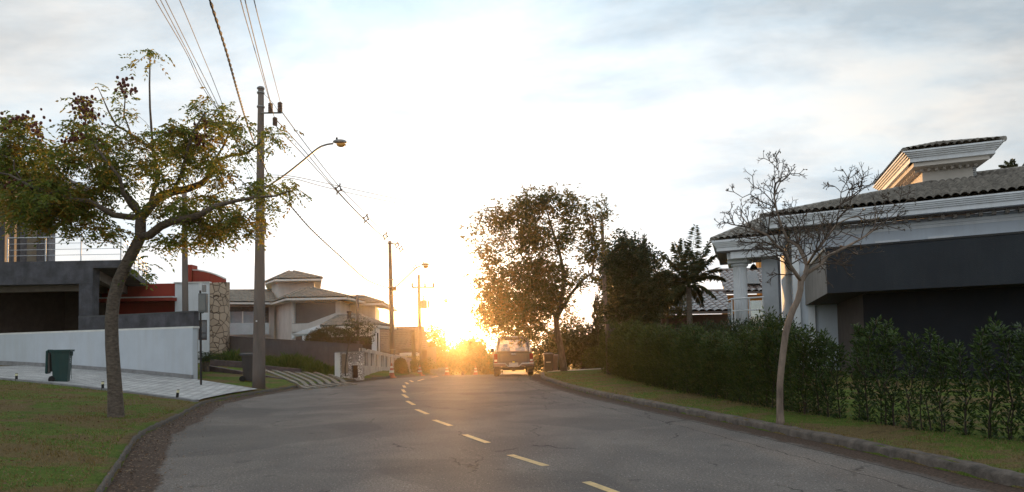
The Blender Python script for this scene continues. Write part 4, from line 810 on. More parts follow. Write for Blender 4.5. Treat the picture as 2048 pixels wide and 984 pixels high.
# ------------------------------------------------------------------ orange house between palm and portico
def orange_house():
    M_OR = mat('orange_wall', (.55, .25, .06), rough=.85, var=.1)
    t = thing('orange_house', 'orange walled house with glossy dark barrel tiled roofs seen beside the palm', 'house', (XY(1430, 40).x, 40, .5))
    kw = dict(pu=.42, pv=.5, amp=.10, n=8, lip=.02)
    def slope(a, b, c, d, g=True):
        pts = [P(*a), P(*b), P(*c), P(*d)]; z = (pts[0].z+pts[1].z)/2; pts[0].z = pts[1].z = z; ze = z; z = (pts[2].z+pts[3].z)/2; pts[2].z = pts[3].z = z; z = ze
        m = MB(); tile_roof(m, pts, **kw); ridge_caps(m, pts[3], pts[2], .13, .42); rf = m.build('roof', M_TILEG, t)
        m = MB(); bar(m, pts[0], pts[1], .14, .12, z-.13, 0, 0); m.build('gutter', mat('grey_gutter', (.16, .14, .14), rough=.4), rf); return z
    z1 = slope((1318, 623, 37), (1462, 623, 37), (1450, 585, 41), (1305, 585, 41))
    z2 = slope((1448, 583, 42), (1545, 583, 42), (1535, 541, 47), (1438, 541, 47))
    m = MB(); a, b = XY(1322, 37.8), XY(1500, 37.8); wall(m, a, b, -.5, z1-.13, .2); m.build('brown_wall', mat('maroon_wall', (.09, .05, .04)), t)
    m = MB(); a, b = XY(1445, 42.8), XY(1560, 42.8); wall(m, a, b, -.5, z2-.14, .2, [((XY(1502, 42.8)-a).length, (XY(1522, 42.8)-a).length, ZP(1500, 635, 42.8), ZP(1500, 602, 42.8))]); m.build('wall', M_OR, t)
    m = MB(); a, b = XY(1498, 42.9), XY(1526, 42.9); m.prism([(a.x, 43.05), (b.x, 43.05), (b.x, 43.1), (a.x, 43.1)], ZP(1500, 637, 42.8), ZP(1500, 600, 42.8)); m.build('window', mat('olive_window', (.36, .33, .18), rough=.3), t)
    m = MB(); a = P(1492, 573, 42.9), P(1520, 573, 42.9), P(1512, 548, 45.6), P(1487, 548, 45.6); n = Vector((0, -.05, .12)); m.hexa([p+n*.9 for p in a], [p+n*1.5 for p in a]); m.build('solar_panel', mat('solar_black', (.02, .02, .022), rough=.25), t)
    m = MB(); q = XY(1523, 48); m.prism([(q.x-.1, 48), (q.x+.5, 48), (q.x+.5, 48.6), (q.x-.1, 48.6)], 2, ZP(1528, 520, 48)); m.build('chimney', M_OR, t)
orange_house()
# ------------------------------------------------------------------ houses beyond the crest
def far_houses():
    M_FR = mat('brown_far_roof', (.13, .095, .075), rough=.85, var=.25, vscale=3); M_FW = mat('far_cream_wall', (.55, .50, .42))
    t = thing('brown_roof_house', 'distant house under one very broad brown tiled roof beyond the perforated wall', 'house', (XY(800, 74).x, 74, -1))
    e = [P(738, 702, 72), P(857, 702, 72), P(848, 655.5, 82), P(742, 655, 82)]; e[1].z = e[0].z; e[2].z = e[3].z
    m = MB(); tile_roof(m, e, pu=.5, pv=.8, amp=.05, n=3, lip=.08); m.build('roof', M_FR, t)
    m = MB(); m.prism([(e[0].x+.3, 73), (e[1].x-.3, 73), (e[1].x-.3, 82), (e[0].x+.3, 82)], -6, e[0].z+.3); m.build('wall', M_BROWN, t)
    t = thing('small_cream_house', 'small cream house with flat eaves and narrow windows behind the street wall', 'house', (XY(812, 60).x, 60, -1))
    a, b = XY(788, 60), XY(824, 60); s = lambda px: (XY(px, 60)-a).length; zt = ZP(800, 712, 60)
    m = MB(); ops = [(s(p), s(p+3.4), ZP(800, 733, 60), ZP(800, 716, 60)) for p in (797, 807, 816)]; wall(m, a, b, -4, zt, .25, ops); wall(m, b, (b.x-1, 66), -4, zt, .25); m.build('wall', M_FW, t)
    for p in (797, 807, 816): m = MB(); q = XY(p, 60.15), XY(p+3.4, 60.15); m.prism([(q[0].x, 60.2), (q[1].x, 60.2), (q[1].x, 60.24), (q[0].x, 60.24)], ZP(800, 733, 60), ZP(800, 716, 60)); m.build('window', M_GLD, t)
    a, b = XY(786, 59.6), XY(838, 59.6); m = MB(); m.prism([(a.x, 59.4), (b.x, 59.4), (b.x-1, 66), (a.x, 66)], zt+.002, zt+.22); m.build('flat_roof', M_TRIM, t)
    for px in (830, 836): q = XY(px, 59.9); m = MB(); m.tube([(q.x, q.y, -4), (q.x, q.y, zt)], .12, 8); m.build('porch_column', M_FW, t)
    e = [P(745, 700, 58), P(800, 710, 58), P(790, 696, 64), P(748, 686, 64)]
    m = MB(); tile_roof(m, e, pu=.4, pv=.6, n=3); m.build('side_roof', M_FR, t)
    t = thing('low_gabled_house', 'distant low gabled house glimpsed in the glare left of the pickup', 'house', (XY(985, 110).x, 110, -4))
    m = MB(); a, b = XY(972, 110), XY(1000, 110); m.prism([(a.x, 110), (b.x, 110), (b.x, 116), (a.x, 116)], -6, ZP(985, 722, 110)); m.build('wall', M_FW, t)
    e = [P(970, 723, 109), P(1003, 723, 109), P(998, 705, 114), P(985, 705, 114)]; m = MB(); tile_roof(m, e, pu=.6, pv=.9, n=3); m.build('roof', M_FR, t)
far_houses()
# ------------------------------------------------------------------ vegetation
class Skel:
    def __init__(s): s.p = []; s.par = []; s.r = []
    def limb(s, pts, par=-1):
        """pts: (Vector, radius) list; returns indices"""
        ids = []
        for i, (v, r) in enumerate(pts):
            if i == 0 and par >= 0: ids.append(par); continue
            s.p.append(Vector(v)); s.par.append(ids[-1] if ids else par); s.r.append(r); ids.append(len(s.p)-1)
        return ids
    def near(s, v): return int(np.argmin(((np.array(s.p)-np.array(v))**2).sum(1)))
    def grow(s, attr, step=.22, tip=.004, wig=.12, up=.15, bias=None, maxd=None):
        attr = [Vector(a) for a in attr]; A = np.array(attr); Pn = np.array(s.p)
        d = np.sqrt(((A[:, None, :]-Pn[None, :, :])**2).sum(2)).min(1); order = np.argsort(d); buf = np.zeros((len(s.p)+len(A)*30, 3)); buf[:len(s.p)] = Pn; n = len(s.p); tips = []
        for i in order:
            a = A[i]; dd = ((buf[:n]-a)**2).sum(1); j = int(np.argmin(dd)); L = math.sqrt(dd[j])
            if L < step*.35: continue
            if maxd and L > maxd: continue
            k = max(1, int(L/step)); p0 = Vector(buf[j]); p1 = Vector(a); prev = j
            for q in range(1, k+1):
                t = q/k; v = p0.lerp(p1, t) + Vector((random.gauss(0, 1), random.gauss(0, 1), random.gauss(0, 1)))*wig*step*(1 if q < k else 0) + Vector((0, 0, up*L*math.sin(math.pi*t)*.5))
                s.p.append(v); s.par.append(prev); s.r.append(tip); buf[n] = v[:]; prev = n; n += 1
            tips.append(prev)
        return tips
    def mesh(s, mb, ex=2.4, tip=.004, nmax=9, rmin=.0, thin=None, thr_=.0):
        n = len(s.p); ch = [[] for _ in range(n)]
        for i, p in enumerate(s.par):
            if p >= 0: ch[p].append(i)
        rad = [0.0]*n
        for i in range(n-1, -1, -1):
            a = sum(rad[c]**ex for c in ch[i])**(1/ex) if ch[i] else tip
            rad[i] = s.r[i] if s.r[i] > tip*1.01 else max(a, tip)
        for i in range(n):                      # never thicker than its parent
            if s.par[i] >= 0: rad[i] = min(rad[i], rad[s.par[i]]*1.0)
        s.rad = rad; stack = [i for i in range(n) if s.par[i] < 0]
        while stack:
            i = stack.pop(); chain = [i]
            if s.par[i] >= 0: chain = [s.par[i], i]
            while ch[chain[-1]]:
                cs = sorted(ch[chain[-1]], key=lambda c: -rad[c]); stack += cs[1:]; chain.append(cs[0])
            rr = [rad[c] for c in chain]
            if s.par[i] >= 0 and len(rr) > 1: rr[0] = rr[1]
            if len(chain) > 1: (thin if thin is not None and rr[0] < thr_ else mb).tube([s.p[c] for c in chain], rr, nmax if rr[0] > .04 else (6 if rr[0] > .015 else 4), caps=rr[0] > .02)
def basis(d):
    d = d/np.linalg.norm(d, axis=1, keepdims=True); r = RNG.normal(size=d.shape); a = np.cross(d, r); a /= np.linalg.norm(a, axis=1, keepdims=True); return d, a, np.cross(d, a)
class Leaves:
    def __init__(s): s.V = []
    def leaf(s, base, d, L, Wd, fold=.0, nrm=None):
        """arrays: base (n,3), direction (n,3), length, width -> pointed four-corner leaves"""
        base = np.asarray(base, float); d = np.asarray(d, float); n = len(base); d, a, b = basis(d)
        if nrm is not None:
            a = np.cross(d, np.asarray(nrm, float)); a /= (np.linalg.norm(a, axis=1, keepdims=True)+1e-9)
        L = np.broadcast_to(np.asarray(L, float).reshape(-1, 1), (n, 1)); Wd = np.broadcast_to(np.asarray(Wd, float).reshape(-1, 1), (n, 1))
        s.V.append(np.stack([base, base+d*L*.45+a*Wd/2, base+d*L, base+d*L*.45-a*Wd/2], 1))
    def build(s, name, m, parent=None):
        V = np.concatenate(s.V, 0).reshape(-1, 3); F_ = np.arange(len(V)).reshape(-1, 4); return np_mesh(name, V, F_, m, parent)
def fronds(lv, bases, n_leaf=9, L=.30, leaf=.075, w=.028, droop=.5, dirs=None):
    """pinnate leaves hanging from twig ends"""
    B = np.asarray(bases, float); n = len(B); 
    if dirs is None:
        th = RNG.uniform(0, 2*np.pi, n); el = RNG.uniform(-.5, .5, n); dirs = np.stack([np.cos(th)*np.cos(el), np.sin(th)*np.cos(el), np.sin(el)], 1)
    LL = L*RNG.uniform(.6, 1.2, n)[:, None]; side = np.cross(dirs, [0, 0, 1.0]); side /= (np.linalg.norm(side, axis=1, keepdims=True)+1e-6)
    for k in range(n_leaf):
        t = (k//2+1)/(n_leaf/2); p = B + dirs*LL*t + np.array([0, 0, -1.0])*droop*LL*t*t; sg = 1 if k % 2 else -1
        if k == n_leaf-1: d = dirs + np.array([0, 0, -droop*1.4])
        else: d = side*sg*.9 + dirs*.55 + np.array([0, 0, -.55])
        d = d + RNG.normal(size=d.shape)*.22; lv.leaf(p, d, leaf*RNG.uniform(.7, 1.25, n), w*RNG.uniform(.8, 1.2, n))
def blob_pts(blobs, Y, dens, dy=1.0):
    """blobs: (px,py,rx,ry,weight) on the photograph, spread in depth too -> world points"""
    out = []
    for b in blobs:
        w = b[4] if len(b) > 4 else 1.0; yc = Y + (b[5] if len(b) > 5 else random.uniform(-.35, .35)*dy)
        n = max(1, int(b[2]*b[3]*dens*w)); sc = yc/F
        for _ in range(n):
            while True:
                x, y, z = random.uniform(-1, 1), random.uniform(-1, 1), random.uniform(-1, 1)
                if x*x+y*y+z*z <= 1: break
            yy = yc + y*min(b[2], b[3]*1.6)*sc*1.1*dy; out.append(P(b[0]+x*b[2], b[1]+z*b[3], yy))
    return out
def bark(name, a, b, sc=9, bump=.8, stretch=(1, 1, .35)):
    return mat(name, a, rough=.95, var=.35, vscale=sc, bump=bump, bscale=30, col2=b, stretch=stretch)
def pl(Y, seq, ppm=None):
    """traced limb: (px,py,radius_px[,dY])"""
    return [(P(q[0], q[1], Y+(q[3] if len(q) > 3 else 0)), q[2]*(Y)/F) for q in seq]
# ---------------- left verge tree
def left_tree():
    Y = 13.3; base = G(233, 839, .15); Y = base.y; z0 = gz(base.x, Y)
    t = thing('street_tree', 'leaning street tree with green and rusty leaves on the left lawn by the kerb', 'tree', (base.x, Y, z0))
    s = Skel(); L = lambda seq, par=-1: s.limb(pl(Y, seq), par)
    tr = L([(232, 850, 19), (232, 832, 15.5), (230, 780, 13.4), (227, 735, 12.8), (224, 690, 12.4), (223, 640, 12), (227, 600, 11.7), (237, 562, 11.4), (252, 530, 11), (268, 500, 11), (281, 474, 10.5)])
    f1 = L([(281, 474, 12), (281, 452, 10.5), (282, 434, 10)], tr[-1])
    a = L([(282, 434, 8), (258, 434, 6.2, -.1), (228, 430, 6, -.3), (200, 414, 5.2, -.45), (176, 402, 5, -.5), (140, 398, 4, -.7), (105, 386, 3.2, -.8), (60, 372, 2.6, -.9), (20, 350, 2, -.9), (-30, 340, 1.5, -1)], f1[-1])
    c = L([(282, 434, 9), (300, 413, 9, .1), (318, 395, 8.5, .2), (345, 384, 8, .4), (378, 377, 7.5, .5), (405, 366, 6.5, .6), (420, 350, 5, .6), (424, 330, 4.4, .6), (440, 318, 3.6, .5), (465, 310, 3, .4), (495, 306, 2.6, .3), (514, 290, 2, .3)], f1[-1])
    b = L([(281, 474, 9), (300, 470, 8.5, -.1), (322, 452, 8, -.2), (350, 440, 7.4, -.4), (378, 437, 7, -.5), (402, 428, 6, -.6), (430, 412, 4.6, -.6), (470, 402, 3.6, -.6), (510, 394, 2.8, -.5), (550, 392, 2, -.5), (580, 382, 1.5, -.4)], tr[-1])
    d = L([(282, 434, 7), (272, 410, 6, .3), (255, 392, 5, .6), (232, 380, 4.4, .8), (205, 372, 4, 1.0), (196, 350, 3.2, 1.1), (190, 320, 2.6, 1.1), (176, 285, 2, 1.0), (170, 235, 1.5, 1.0)], f1[-1])
    e = L([(282, 434, 5), (262, 412, 4.4, -.4), (246, 385, 4, -.6), (240, 355, 3, -.8), (215, 325, 2.4, -.9), (190, 290, 1.8, -1.0)], f1[-1])
    g_ = L([(300, 413, 5), (306, 385, 4.4, .5), (318, 350, 3.6, .9), (305, 300, 3, 1.1), (262, 268, 2.6, 1.1), (232, 250, 2.2, 1.1), (218, 225, 1.8, 1.1), (205, 195, 1.1, 1.1), (196, 175, .6, 1.1)], c[1])
    h = L([(318, 350, 3.2, .9), (306, 300, 2.8, .6), (303, 260, 2.4, .5), (300, 215, 2.0, .5), (299, 170, 1.7, .5), (300, 120, 1.3, .5), (299, 104, .9, .5)], g_[2])
    k_ = L([(262, 268, 2.2, 1.1), (248, 230, 1.8, 1.0), (250, 200, 1.4, 1.0), (244, 170, 1.0, 1.0)], g_[4])
    m_ = L([(345, 384, 4), (362, 350, 3.4, -.2), (372, 310, 2.8, -.4), (385, 265, 2.2, -.5), (410, 225, 1.6, -.5)], c[3])
    L([(424, 330, 3), (448, 290, 2.4, .6), (462, 255, 1.8, .5), (480, 232, 1.3, .5)], c[7])
    blobs = [(30, 245, 40, 25), (15, 290, 35, 50, 1.2), (60, 320, 55, 40), (30, 380, 55, 45, 1.3), (110, 335, 70, 45), (100, 395, 85, 44, 1.3), (60, 425, 60, 28, 1.3), (165, 400, 70, 45, 1.3), (140, 440, 60, 22, 1.0), (195, 305, 62, 50), (170, 255, 42, 30, .9), (165, 212, 30, 18, .5), (245, 180, 20, 22, .35), (250, 250, 30, 30, .5), (225, 350, 55, 40), (290, 295, 50, 38, .9), (330, 340, 55, 40, .9), (350, 280, 55, 38), (400, 300, 55, 45), (425, 235, 50, 28), (400, 200, 28, 13, .6), (470, 258, 36, 20, .9), (435, 335, 45, 35, .8), (375, 390, 50, 28, .7), (330, 420, 50, 30, .6), (420, 425, 70, 40, 1.0), (400, 470, 60, 26, .9), (475, 455, 50, 36, 1.0), (525, 400, 38, 50, .8), (560, 375, 28, 22, .9), (548, 268, 26, 20, .8), (538, 300, 14, 20, .5), (300, 107, 30, 12, .5), (290, 128, 24, 8, .5), (215, 455, 35, 22, .7), (330, 490, 40, 28, .6), (300, 525, 16, 30, .35), (255, 545, 16, 14, .4), (495, 300, 34, 20, .6), (210, 470, 22, 24, .5)]
    att = blob_pts(blobs, Y, .0105, 1.25); tips = s.grow(att, step=.17, tip=.0045, wig=.22, up=.12)
    m = MB(); s.mesh(m, tip=.0045, ex=2.3); m.build('trunk', M_BARK_L, t, smooth=True)
    lv = Leaves(); base_ = np.array([s.p[i] for i in tips]); nodes = np.array([s.p[i] for i in range(len(s.p)) if s.rad[i] < .010 and s.rad[i] > 0])
    dens = base_[RNG.integers(0, len(base_), 3300)] + RNG.normal(size=(3300, 3))*.08
    nn = nodes[RNG.integers(0, len(nodes), 1500)] + RNG.normal(size=(1500, 3))*.05
    fronds(lv, dens, 11, .27, .085, .034, .55); fronds(lv, nn, 9, .22, .07, .027, .5); lv.build('crown', leaf_mat('street_tree_leaf', [(.05, .08, .014), (.085, .13, .02), (.16, .19, .028), (.09, .13, .018), (.22, .21, .035)], .50, (.36, .14, .02), .6, wscale=1.6), t)
    # papery seed pods in bunches
    pods = MB(); pb = [(165, 208, 26, 18, 60), (175, 232, 30, 20, 50), (150, 275, 26, 14, 50), (190, 290, 26, 14, 30), (55, 245, 36, 22, 40), (15, 250, 15, 20, 25), (75, 265, 14, 18, 22), (248, 172, 16, 24, 26), (268, 178, 10, 8, 8), (395, 275, 30, 22, 60), (345, 270, 12, 10, 10), (410, 250, 14, 8, 12), (362, 260, 10, 8, 8), (130, 300, 12, 10, 12), (20, 350, 24, 30, 40)]
    for px, py, rx, ry, n in pb:
        for _ in range(n):
            q = P(px+random.gauss(0, rx*.5), py+random.gauss(0, ry*.5), Y+random.uniform(-.5, .9)); pods.ball(q, random.uniform(.022, .036), 6, sq=(1, 1, 1.15))
    tag(pods.build('seed_pods', mat('plum_seed_pod', (.11, .028, .022), rough=.7, var=.35, vscale=30, bump=.3), t, smooth=True), kind='stuff')
M_BARK_L = bark('scaly_brown_bark', (.135, .105, .082), (.075, .058, .046), 12, 1.0, (1, 1, 2.2))
left_tree()
# ---------------- bare tree on the right verge
def bare_tree():
    base = G(1561, 845, .14); Y = base.y; t = thing('bare_tree', 'slender leafless tree with pale curving trunk on the right grass verge', 'tree', (base.x, Y, gz(base.x, Y)))
    s = Skel(); L = lambda seq, par=-1: s.limb(pl(Y, seq), par)
    tr = L([(1561, 852, 9.5), (1561, 840, 8), (1560, 810, 6.6), (1560, 770, 6.4), (1563, 735, 6.4), (1567, 700, 6.6), (1571, 670, 6.6), (1577, 645, 6.4), (1586, 620, 6.2), (1596, 600, 6), (1601, 580, 6), (1602, 562, 6)])
    a = L([(1602, 562, 4), (1592, 548, 3.8, -.1), (1580, 530, 3.3, -.2), (1570, 505, 3.0, -.3), (1552, 490, 2.6, -.4), (1535, 470, 2.2, -.5), (1500, 455, 1.6, -.5), (1470, 450, 1.1, -.5)], tr[-1])
    b = L([(1602, 562, 5), (1612, 548, 4.6, .1), (1614, 530, 4.2, .1), (1606, 512, 3.6, .2), (1596, 492, 3.2, .2), (1575, 480, 2.8, .3), (1562, 450, 2.3, .3), (1552, 415, 2.0, .3), (1548, 390, 1.6, .3), (1560, 365, 1.2, .3), (1556, 340, .8, .3)], tr[-1])
    c = L([(1612, 548, 4), (1640, 530, 3.6, .2), (1655, 512, 3.2, .3), (1690, 495, 2.8, .3), (1722, 478, 2.2, .4), (1745, 462, 1.8, .4), (1775, 440, 1.2, .4), (1800, 415, .8, .4)], b[1])
    d = L([(1614, 530, 3.2), (1630, 505, 2.6, -.3), (1650, 480, 2.2, -.4), (1672, 450, 1.8, -.5), (1680, 410, 1.1, -.5), (1682, 385, .8, -.5)], b[2])
    e = L([(1552, 415, 1.4, .3), (1520, 402, 1.2, .3), (1500, 388, 1.0, .3), (1485, 395, .8, .3)], b[7])
    cen = P(1610, 545, Y); tips = []
    def shoot(par, d, L, dep, r):
        p = s.p[par].copy(); n = max(2, int(L/.11)); i = par; side = []
        for k in range(n):
            d = (d + Vector((random.gauss(0, .16), random.gauss(0, .16), random.gauss(.03, .13)))).normalized(); p = p + d*L/n; s.p.append(p.copy()); s.par.append(i); s.r.append(.003); i = len(s.p)-1
            if dep > 0 and k > 0 and random.random() < .78: side.append((i, d.copy()))
        tips.append(i)
        if dep > 0:
            for j, dd in side+[(i, d), (i, d)]:
                ax = Vector((random.gauss(0, 1), random.gauss(0, 1), random.gauss(0, 1))).normalized(); q = (Matrix.Rotation(R(random.uniform(26, 55)), 3, dd.cross(ax).normalized()) @ dd); shoot(j, q, L*random.uniform(.42, .70), dep-1, r*.7)
    for limb, k0 in ((a, 1), (b, 2), (c, 1), (d, 1), (e, 0)):
        for q, i in enumerate(limb):
            if q < k0: continue
            f = q/len(limb); v = s.p[i]
            for _ in range(3 if limb is not e else 1):
                out = (v-cen); out.z *= .6; out = out.normalized() if out.length > .01 else Vector((0, 0, 1)); dd = (out*.8 + Vector((random.gauss(0, .7), random.gauss(0, .7), random.gauss(.25, .45)))).normalized()
                shoot(i, dd, random.uniform(.22, .42)*(1.0 if f < .7 else .62), 3, 1)
    m = MB(); m2 = MB(); s.mesh(m, tip=.0030, ex=2.9, thin=m2, thr_=.014); m.build('trunk', bark('pale_smooth_bark', (.26, .195, .15), (.16, .12, .095), 8, .5), t, smooth=True); m2.build('twigs', bark('dark_twig_bark', (.10, .072, .055), (.065, .048, .038)), t, smooth=True)
    lv = Leaves(); tp = np.array([s.p[i] for i in tips]); k = RNG.integers(0, len(tp), 260); lv.leaf(tp[k], RNG.normal(size=(260, 3)), .045, .022); lv.build('crown', leaf_mat('sparse_bud_leaf', [(.06, .05, .02), (.10, .07, .02)], .3), t)
bare_tree()
# ---------------- generic tree from blobs
def blob_tree(name, label, base, Y, limbs, blobs, leafm, barkm, dens=.01, nleaf=9000, L=.16, w=.06, spread=.16, tip=.008, step=.4, droop=.35, group=None, dy=1.0, cat='tree', fr=False):
    t = thing(name, label, cat, (base[0], base[1], gz(base[0], base[1])), group=group); s = Skel(); ids = {}
    for key, par, at, seq in limbs: ids[key] = s.limb(pl(Y, seq), ids[par][at] if par else -1)
    tips = s.grow(blob_pts(blobs, Y, dens, dy), step=step, tip=tip, wig=.2, up=.1); m = MB(); s.mesh(m, tip=tip, ex=2.4); m.build('trunk', barkm, t, smooth=True)
    P_ = np.array([s.p[i] for i in tips]); k = RNG.integers(0, len(P_), nleaf//5); c = P_[k] + RNG.normal(size=(nleaf//5, 3))*spread*1.6; lv = Leaves()
    for j in range(5):
        d = RNG.normal(size=c.shape); d[:, 2] = d[:, 2]*.5 - droop; lv.leaf(c + RNG.normal(size=c.shape)*spread*.4, d, L*RNG.uniform(.6, 1.3, len(c)), w*RNG.uniform(.7, 1.2, len(c)))
    lv.build('crown', leafm, t); return t
LM_BIG = leaf_mat('dark_olive_leaf', [(.028, .036, .010), (.045, .055, .014), (.06, .06, .016), (.07, .058, .014)], .38, (.22, .09, .015), .5)
LM_DK = leaf_mat('deep_green_leaf', [(.018, .030, .010), (.028, .044, .012), (.04, .05, .014)], .25)
M_BK = bark('grey_brown_bark', (.12, .095, .075), (.07, .055, .045))
b_ = G(1129, 746, .15)
blob_tree('shade_tree', 'tall spreading shade tree with open crown beside the parked pickup', b_, 34.5, [
    ('t', None, 0, [(1131, 752, 9), (1128, 742, 7.5), (1124, 715, 6.8), (1120, 690, 6.4), (1114, 660, 6), (1112, 640, 5.6)]),
    ('a', 't', -1, [(1112, 640, 4), (1095, 600, 3, .5), (1075, 560, 2.4, 1), (1050, 520, 1.8, 1.2), (1020, 480, 1.3, 1.2), (1000, 450, 1, 1.2)]),
    ('b', 't', -1, [(1112, 640, 5), (1122, 600, 4.2, .3), (1130, 555, 3.6, .5), (1120, 510, 3, .6), (1105, 460, 2.2, .6), (1090, 410, 1.4, .6)]),
    ('c', 't', -1, [(1112, 640, 4), (1140, 590, 3.4, .6), (1165, 560, 3, 1), (1185, 545, 2.4, 1.2), (1190, 500, 1.8, 1.2), (1185, 440, 1.2, 1.2)]),
    ('d', 't', 3, [(1120, 690, 4), (1090, 660, 2.6, .8), (1050, 640, 2.0, 1.2), (1000, 625, 1.4, 1.4), (960, 620, 1, 1.4)]),
    ('e', 'a', 2, [(1075, 560, 1.8, 1), (1040, 555, 1.6, 1.2), (1000, 545, 1.2, 1.4), (970, 560, .8, 1.4)])],
    [(1085, 405, 55, 19, 1.6), (1150, 415, 50, 22), (1200, 412, 22, 8, .5), (1185, 450, 34, 30, .7), (1040, 432, 50, 24, 1.5), (985, 440, 40, 16, 1.4), (955, 470, 20, 8, .6), (965, 500, 34, 15, .9), (1025, 478, 52, 26, 1.1), (1100, 470, 66, 34, 1.2), (1180, 505, 34, 34, .9), (1015, 535, 52, 24, 1.1), (975, 560, 30, 20), (1080, 545, 66, 36, 1.4), (1160, 560, 34, 24, .7), (990, 592, 36, 22, 1.2), (1045, 600, 60, 40, 1.8), (960, 630, 26, 18, 1.2), (1025, 645, 66, 26, 2.0), (1095, 600, 44, 40, 1.6), (1140, 615, 22, 30, .6), (1050, 668, 44, 16, 1.1), (1205, 480, 14, 30, .5)],
    LM_BIG, M_BK, dens=.012, nleaf=31000, L=.20, w=.085, spread=.17, tip=.010, step=.35)
def simple(name, label, px, py, Y, blobs, nleaf, m=LM_DK, **kw):
    b = G(px, py, .15) if py > 720 else XY(px, Y); top = min(q[1] for q in blobs)
    return blob_tree(name, label, (XY(px, Y).x, Y), Y, [('t', None, 0, [(px, 760, 5), (px, 720, 4.2), (px-2, 660, 3.6), (px+2, max(top+30, 600 if top > 560 else top+60), 2.2)])], blobs, m, M_BK, nleaf=nleaf, **kw)
simple('garden_tree', 'dense dark garden tree rising above the left end of the hedge', 1262, 700, 31.0, [(1262, 480, 20, 20, .8), (1240, 505, 22, 24), (1278, 520, 32, 26, 1.1), (1245, 550, 34, 36, 1.3), (1292, 565, 34, 40, 1.2), (1236, 600, 26, 40, 1.1), (1275, 610, 42, 40, 1.3), (1232, 490, 12, 18, .5), (1310, 610, 22, 34)], 17000, L=.17, w=.075, spread=.15, step=.3)
simple('garden_tree', 'olive tinted garden tree with pale tips between the dense dark tree and the palm', 1335, 700, 34.0, [(1330, 570, 30, 34), (1345, 600, 34, 30), (1322, 535, 14, 22, .6), (1350, 555, 20, 20, .7)], 6000, m=leaf_mat('olive_leaf', [(.05, .06, .012), (.08, .09, .02)], .3), L=.15, w=.06, spread=.13, step=.3)
simple('background_tree', 'dark mass of low trees behind the shade tree trunk and the wheelie bins', 1165, 740, 42.0, [(1150, 690, 44, 40, 1.2), (1185, 700, 34, 34, 1.2), (1120, 700, 40, 34, 1.2), (1208, 690, 26, 40, 1), (1085, 715, 26, 24)], 16000, L=.22, w=.10, spread=.22, step=.4)
simple('background_tree', 'added dark tree hidden mostly behind the dense garden tree to block low sun', 1250, 740, 50.0, [(1240, 640, 34, 44, 1.3), (1270, 600, 34, 34, 1.3), (1225, 600, 22, 30, 1.2), (1300, 640, 34, 44, 1.2), (1250, 560, 30, 26, 1.2), (1225, 545, 18, 34, 1.2), (1262, 530, 20, 30, 1)], 34000, L=.30, w=.16, spread=.24, step=.4)  # added as a blocker, keeps direct sun off the white house
def conifer(px, base_py, top_py, Y, w_px, n, label):
    x = XY(px, Y).x; z0 = gz(x, Y) ; zt = P(px, top_py, Y).z; t = thing('slender_conifer', label, 'tree', (x, Y, z0)); m = MB(); m.tube([(x, Y, z0-.2), (x+.05, Y, (z0+zt)/2), (x, Y, zt)], [.09, .06, .012], 7); m.build('trunk', M_BK, t)
    h = RNG.beta(1.1, 1.5, n); r = w_px*Y/F*(1-h)**.7*(.35+.65*RNG.uniform(0, 1, n)**.5)*(1+.35*np.sin(h*40+RNG.uniform(0, 1)*6)); th = RNG.uniform(0, 2*np.pi, n)
    z = z0+.4+(zt-z0-.3)*h; B = np.stack([x+r*np.cos(th), Y+r*np.sin(th), z], 1); d = np.stack([np.cos(th)*.6, np.sin(th)*.6, RNG.uniform(.3, 1.4, n)], 1); lv = Leaves(); lv.leaf(B, d, .16*RNG.uniform(.6, 1.3, n), .055); lv.build('crown', LM_DK, t)
conifer(1292, 700, 474, 33.0, 17, 3600, 'tall slender conifer rising behind the dense garden tree')
conifer(1252, 700, 492, 33.6, 13, 2200, 'thin conifer spire at the left of the dense garden tree')
conifer(1193, 740, 596, 38.0, 15, 2400, 'small conical conifer standing against bright sky right of the shade tree')
# ---------------- palm
def palm(px, Y, trunk_px, cx, cy, fr, label, scale=1.0, name='palm_tree'):
    x = XY(px, Y).x; t = thing(name, label, 'palm', (x, Y, gz(x, Y))); top = P(cx, cy, Y); m = MB(); N = 14; pts = [Vector((x, Y, gz(x, Y)-.2)).lerp(top, k/N) for k in range(N+1)]; m.tube(pts, [trunk_px*Y/F*(1.15-.35*k/N) for k in range(N+1)], 10); m.build('trunk', bark('ringed_palm_trunk', (.20, .165, .13), (.12, .10, .08), 10, .8, (1, 1, 4)), t, smooth=True)
    lm = LM_PALM; st = MB(); lv = Leaves()
    for (ex, ey, dy_, bend) in fr:
        e = P(ex, ey, Y+dy_); L = (e-top).length; ctrl = top.lerp(e, .5) + Vector((0, 0, bend*L)); n = 26; pts = []
        for k in range(n+1):
            u = k/n; pts.append(top*(1-u)**2 + ctrl*2*u*(1-u) + e*u*u)
        st.tube(pts, [.022*(1-.8*k/n) for k in range(n+1)], 5)
        for k in range(3, n+1):
            tg = (pts[k]-pts[k-1]).normalized(); sd = tg.cross(Vector((0, 0, 1)))
            if sd.length < .2: sd = tg.cross(Vector((0, 1, 0)))
            sd.normalize(); ll = .52*scale*math.sin(math.pi*min(1, .12+.88*k/n*.95))**.6
            for sg in (-1, 1):
                for q in range(3):
                    d = sd*sg*1.0 + tg*.75 + Vector((0, 0, -.55)) + Vector((random.gauss(0, .18), random.gauss(0, .18), random.gauss(0, .22))); lv.leaf([pts[k]-tg*q*.05], [d], [ll], [.075])
    st.build('frond_ribs', mat('palm_rib', (.10, .11, .04)), t); lv.build('crown', lm, t)
LM_PALM = leaf_mat('palm_leaflet', [(.03, .045, .012), (.045, .06, .018)], .25)
